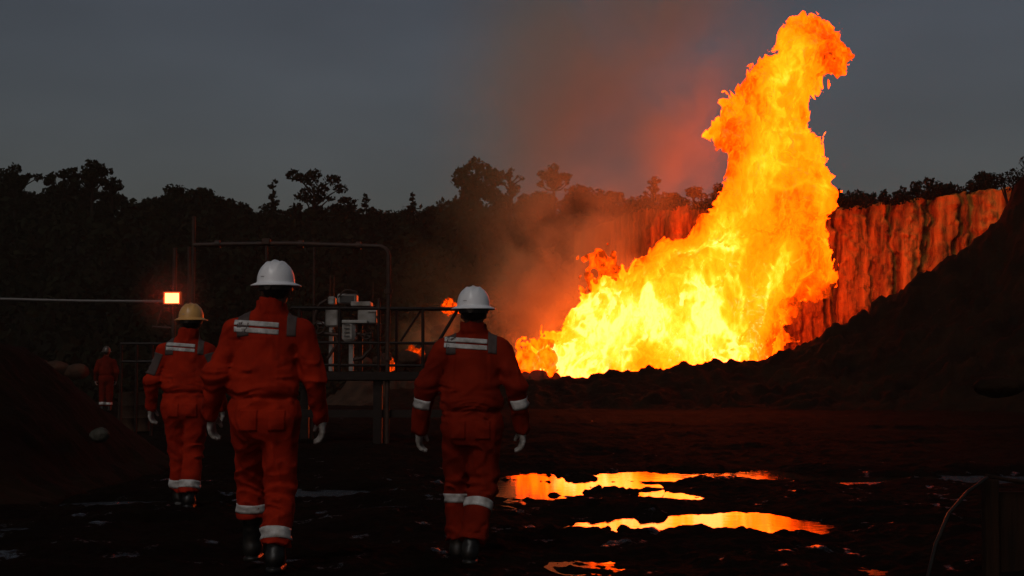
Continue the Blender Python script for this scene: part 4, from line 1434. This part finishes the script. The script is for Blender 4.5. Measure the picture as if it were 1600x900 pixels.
# floodlight on its post
DL = 25.0
fp = at(270, 466, DL)
fl = tag(empty('floodlight', (fp.x, DL, gz_at(fp.x, DL))), 'lit rectangular floodlight on a thin post above the yellow hard hat', 'floodlight')
z = fp.z - fl.location.z
MB().tube([(0, .1, -.1), (0, .1, z + .9)], .035, 10).build('post', M['rust'], fl, True)
MB().box((0, .02, z), (.30, .10, .23), None, .015).build('housing', M['dark_plastic'], fl)
MB().box((0, -.036, z), (.25, .014, .175)).build('lens', M['lamp'], fl)
MB().box((0, -.06, z + .102), (.30, .06, .022)).box((0, -.06, z - .102), (.30, .06, .022)).box((-.139, -.06, z), (.022, .06, .182)).box((.139, -.06, z), (.022, .06, .182)).build('bezel', M['rim_glow'], fl)  # frame added to carry the orange glow round the lens
MB().tube([(-.17, .02, z), (-.17, .06, z - .17), (.17, .06, z - .17), (.17, .02, z)], .012, 6).build('bracket', M['rust'], fl, True)
MB().tube([(0, .1, z - .52), (-.38, .1, z - .5)], .02, 8).build('cross_arm', M['rust'], fl, True)
MB().tube([(-.30, .1, z - .5), (-.22, .1, z - .2)], .016, 8).build('brace', M['rust'], fl, True)
# cable
pts = [tuple(at(px, np.interp(px, [-300, 0, 120, 258], [462, 467, 470, 471]), DL + .1)) for px in np.linspace(-300, 262, 14)]
tag(MB().tube(pts, .022, 8).build('cable', M['cable'], None, True), 'pale grey cable running level from the floodlight post out of the frame at the left', 'cable')

# low dark railing and drums at the left
rl = tag(empty('railing', (at(215, 600, 30).x, 30, 0)), 'low dark railing between the distant worker and the yellow hatted worker', 'railing')
def rp(px, py): return lp(px, py, 30, rl)
for py_ in (537, 565): MB().tube([rp(188, py_), rp(262, py_)], .028, 8).build('rail', M['steel'], rl, True)
for px in (190, 214, 238, 261):
    q = rp(px, 536); MB().tube([(q[0], 0, -.1), q], .028, 8).build('rail_post', M['steel'], rl, True)
for px, dd, lab in ((201, 30.8, 'small grubby drum left of two behind the low railing'), (222, 31.0, 'small grubby drum right of two behind the low railing')):
    q = at(px, 560, dd)
    dr = tag(empty('drum', (q.x, dd, gz_at(q.x, dd) + .02)), lab, 'drum', 'drums behind the railing')
    hz_ = .85
    MB().lathe([(.2, 0), (.21, .02), (.2, .05), (.2, hz_ * .33), (.212, hz_ * .35), (.2, hz_ * .37), (.2, hz_ * .65), (.212, hz_ * .67), (.2, hz_ * .69), (.2, hz_ - .03), (.21, hz_), (.19, hz_ - .01)], n=24).build('barrel', M['rubble'], dr, True)
    MB().tube([(.08, 0, hz_ - .015), (.08, 0, hz_ + .015)], .03, 10).build('bung', M['rust'], dr, True)

# rocks
def rock(px, py, wpx, d, mt, label, seed, group=None, flat=.75, name='boulder'):
    q = at(px, py, d); r = wpx * d / F / 2
    def fn(P):
        return np.sqrt(P[:, 0] ** 2 + P[:, 1] ** 2 + (P[:, 2] / flat) ** 2) - r + .35 * r * fbm(P[:, 0] / r * .9, P[:, 1] / r * .9, P[:, 2] / r * .9, 4, seed)
    o = field_mesh(name, fn, (-1.5 * r,) * 3, (1.5 * r,) * 3, r / 14, mt, None, (q.x, d, q.z))
    return tag(o, label, name, group)


rock(154, 680, 30, 16.2, M['pale_rock'], 'pale rounded boulder on the dark ground left of the workers', 401)
rock(1560, 604, 70, 27, M['earth'], 'large dull boulder at the foot of the right mound', 411, None, .5)
RB = [(640, 560, 40, 41), (668, 552, 46, 42), (700, 545, 50, 43), (724, 560, 40, 41), (600, 566, 36, 41), (566, 568, 32, 40), (770, 560, 54, 42), (800, 555, 48, 43), (826, 562, 44, 42), (860, 548, 50, 45), (690, 520, 34, 44), (655, 528, 30, 44),
      (90, 577, 40, 44), (120, 580, 36, 44), (60, 574, 34, 45)]
for i, (a, b, c, d_) in enumerate([q for q in RB if q[0] < 790]):
    side = 'fire lit chunk of rubble behind the platform' if 540 < a < 735 else ('fire lit chunk of rubble at the left foot of the blaze' if a > 735 else 'dim chunk of rubble at the far left')
    rock(a, b, c, d_ + 7, M['rubble'], side, 420 + i * 3, 'rubble behind the platform' if 540 < a < 735 else ('rubble beside the blaze' if a > 735 else 'rubble at the far left'), .7, 'rubble')


def rub(x, y):
    h = 1.3 * np.exp(-((y - 51) / 2.4) ** 2) * sstep(-8, -5, x) * sstep(4.0, 1.2, x)
    return h * (1 + .3 * fbm(x * .9, y * .9, 0 * x, 3, 91)) + np.abs(fbm(x * 2.5, y * 2.5, 0 * x, 4, 93)) * .5 * np.clip(h, 0, 1) - .1 + 0.0


height_sheet('rubble_bank', np.arange(-8, 4.5, .09), np.arange(46, 56, .12), rub, M['rubble'])

# wooden post with rail and hose at the right edge
DW = 8.6
wp = at(1549, 900, DW)
pw = tag(empty('fence', (wp.x, DW, gz_at(wp.x, DW))), 'weathered wooden fence post with a dark board at the bottom right corner', 'fence')
zt = at(1549, 748, DW).z - pw.location.z
MB().box((0, 0, zt / 2 - .1), (.085, .085, zt + .2), (0, R(.6), 0), .008).build('post', M['wood'], pw)
MB().box((.55, .07, zt / 2 - .05), (.96, .035, zt - .06), (0, 0, R(2)), .006).build('board', M['wood'], pw)
MB().tube([(-.03, -.02, zt + .02), (.1, -.03, zt - .005), (.3, -.02, zt - .035), (.9, 0, zt - .05)], .012, 8).build('rail', M['wood'], pw, True)
hs_ = [tuple(at(px, py, dd)) for px, py, dd in ((1543, 746, 8.5), (1512, 768, 8.45), (1482, 803, 8.4), (1462, 850, 8.35), (1450, 900, 8.3), (1446, 935, 8.3))]
tag(MB().tube(hs_, .011, 8).build('hose', M['black'], None, True), 'thin dark hose hanging from the wooden post at the bottom right', 'hose')
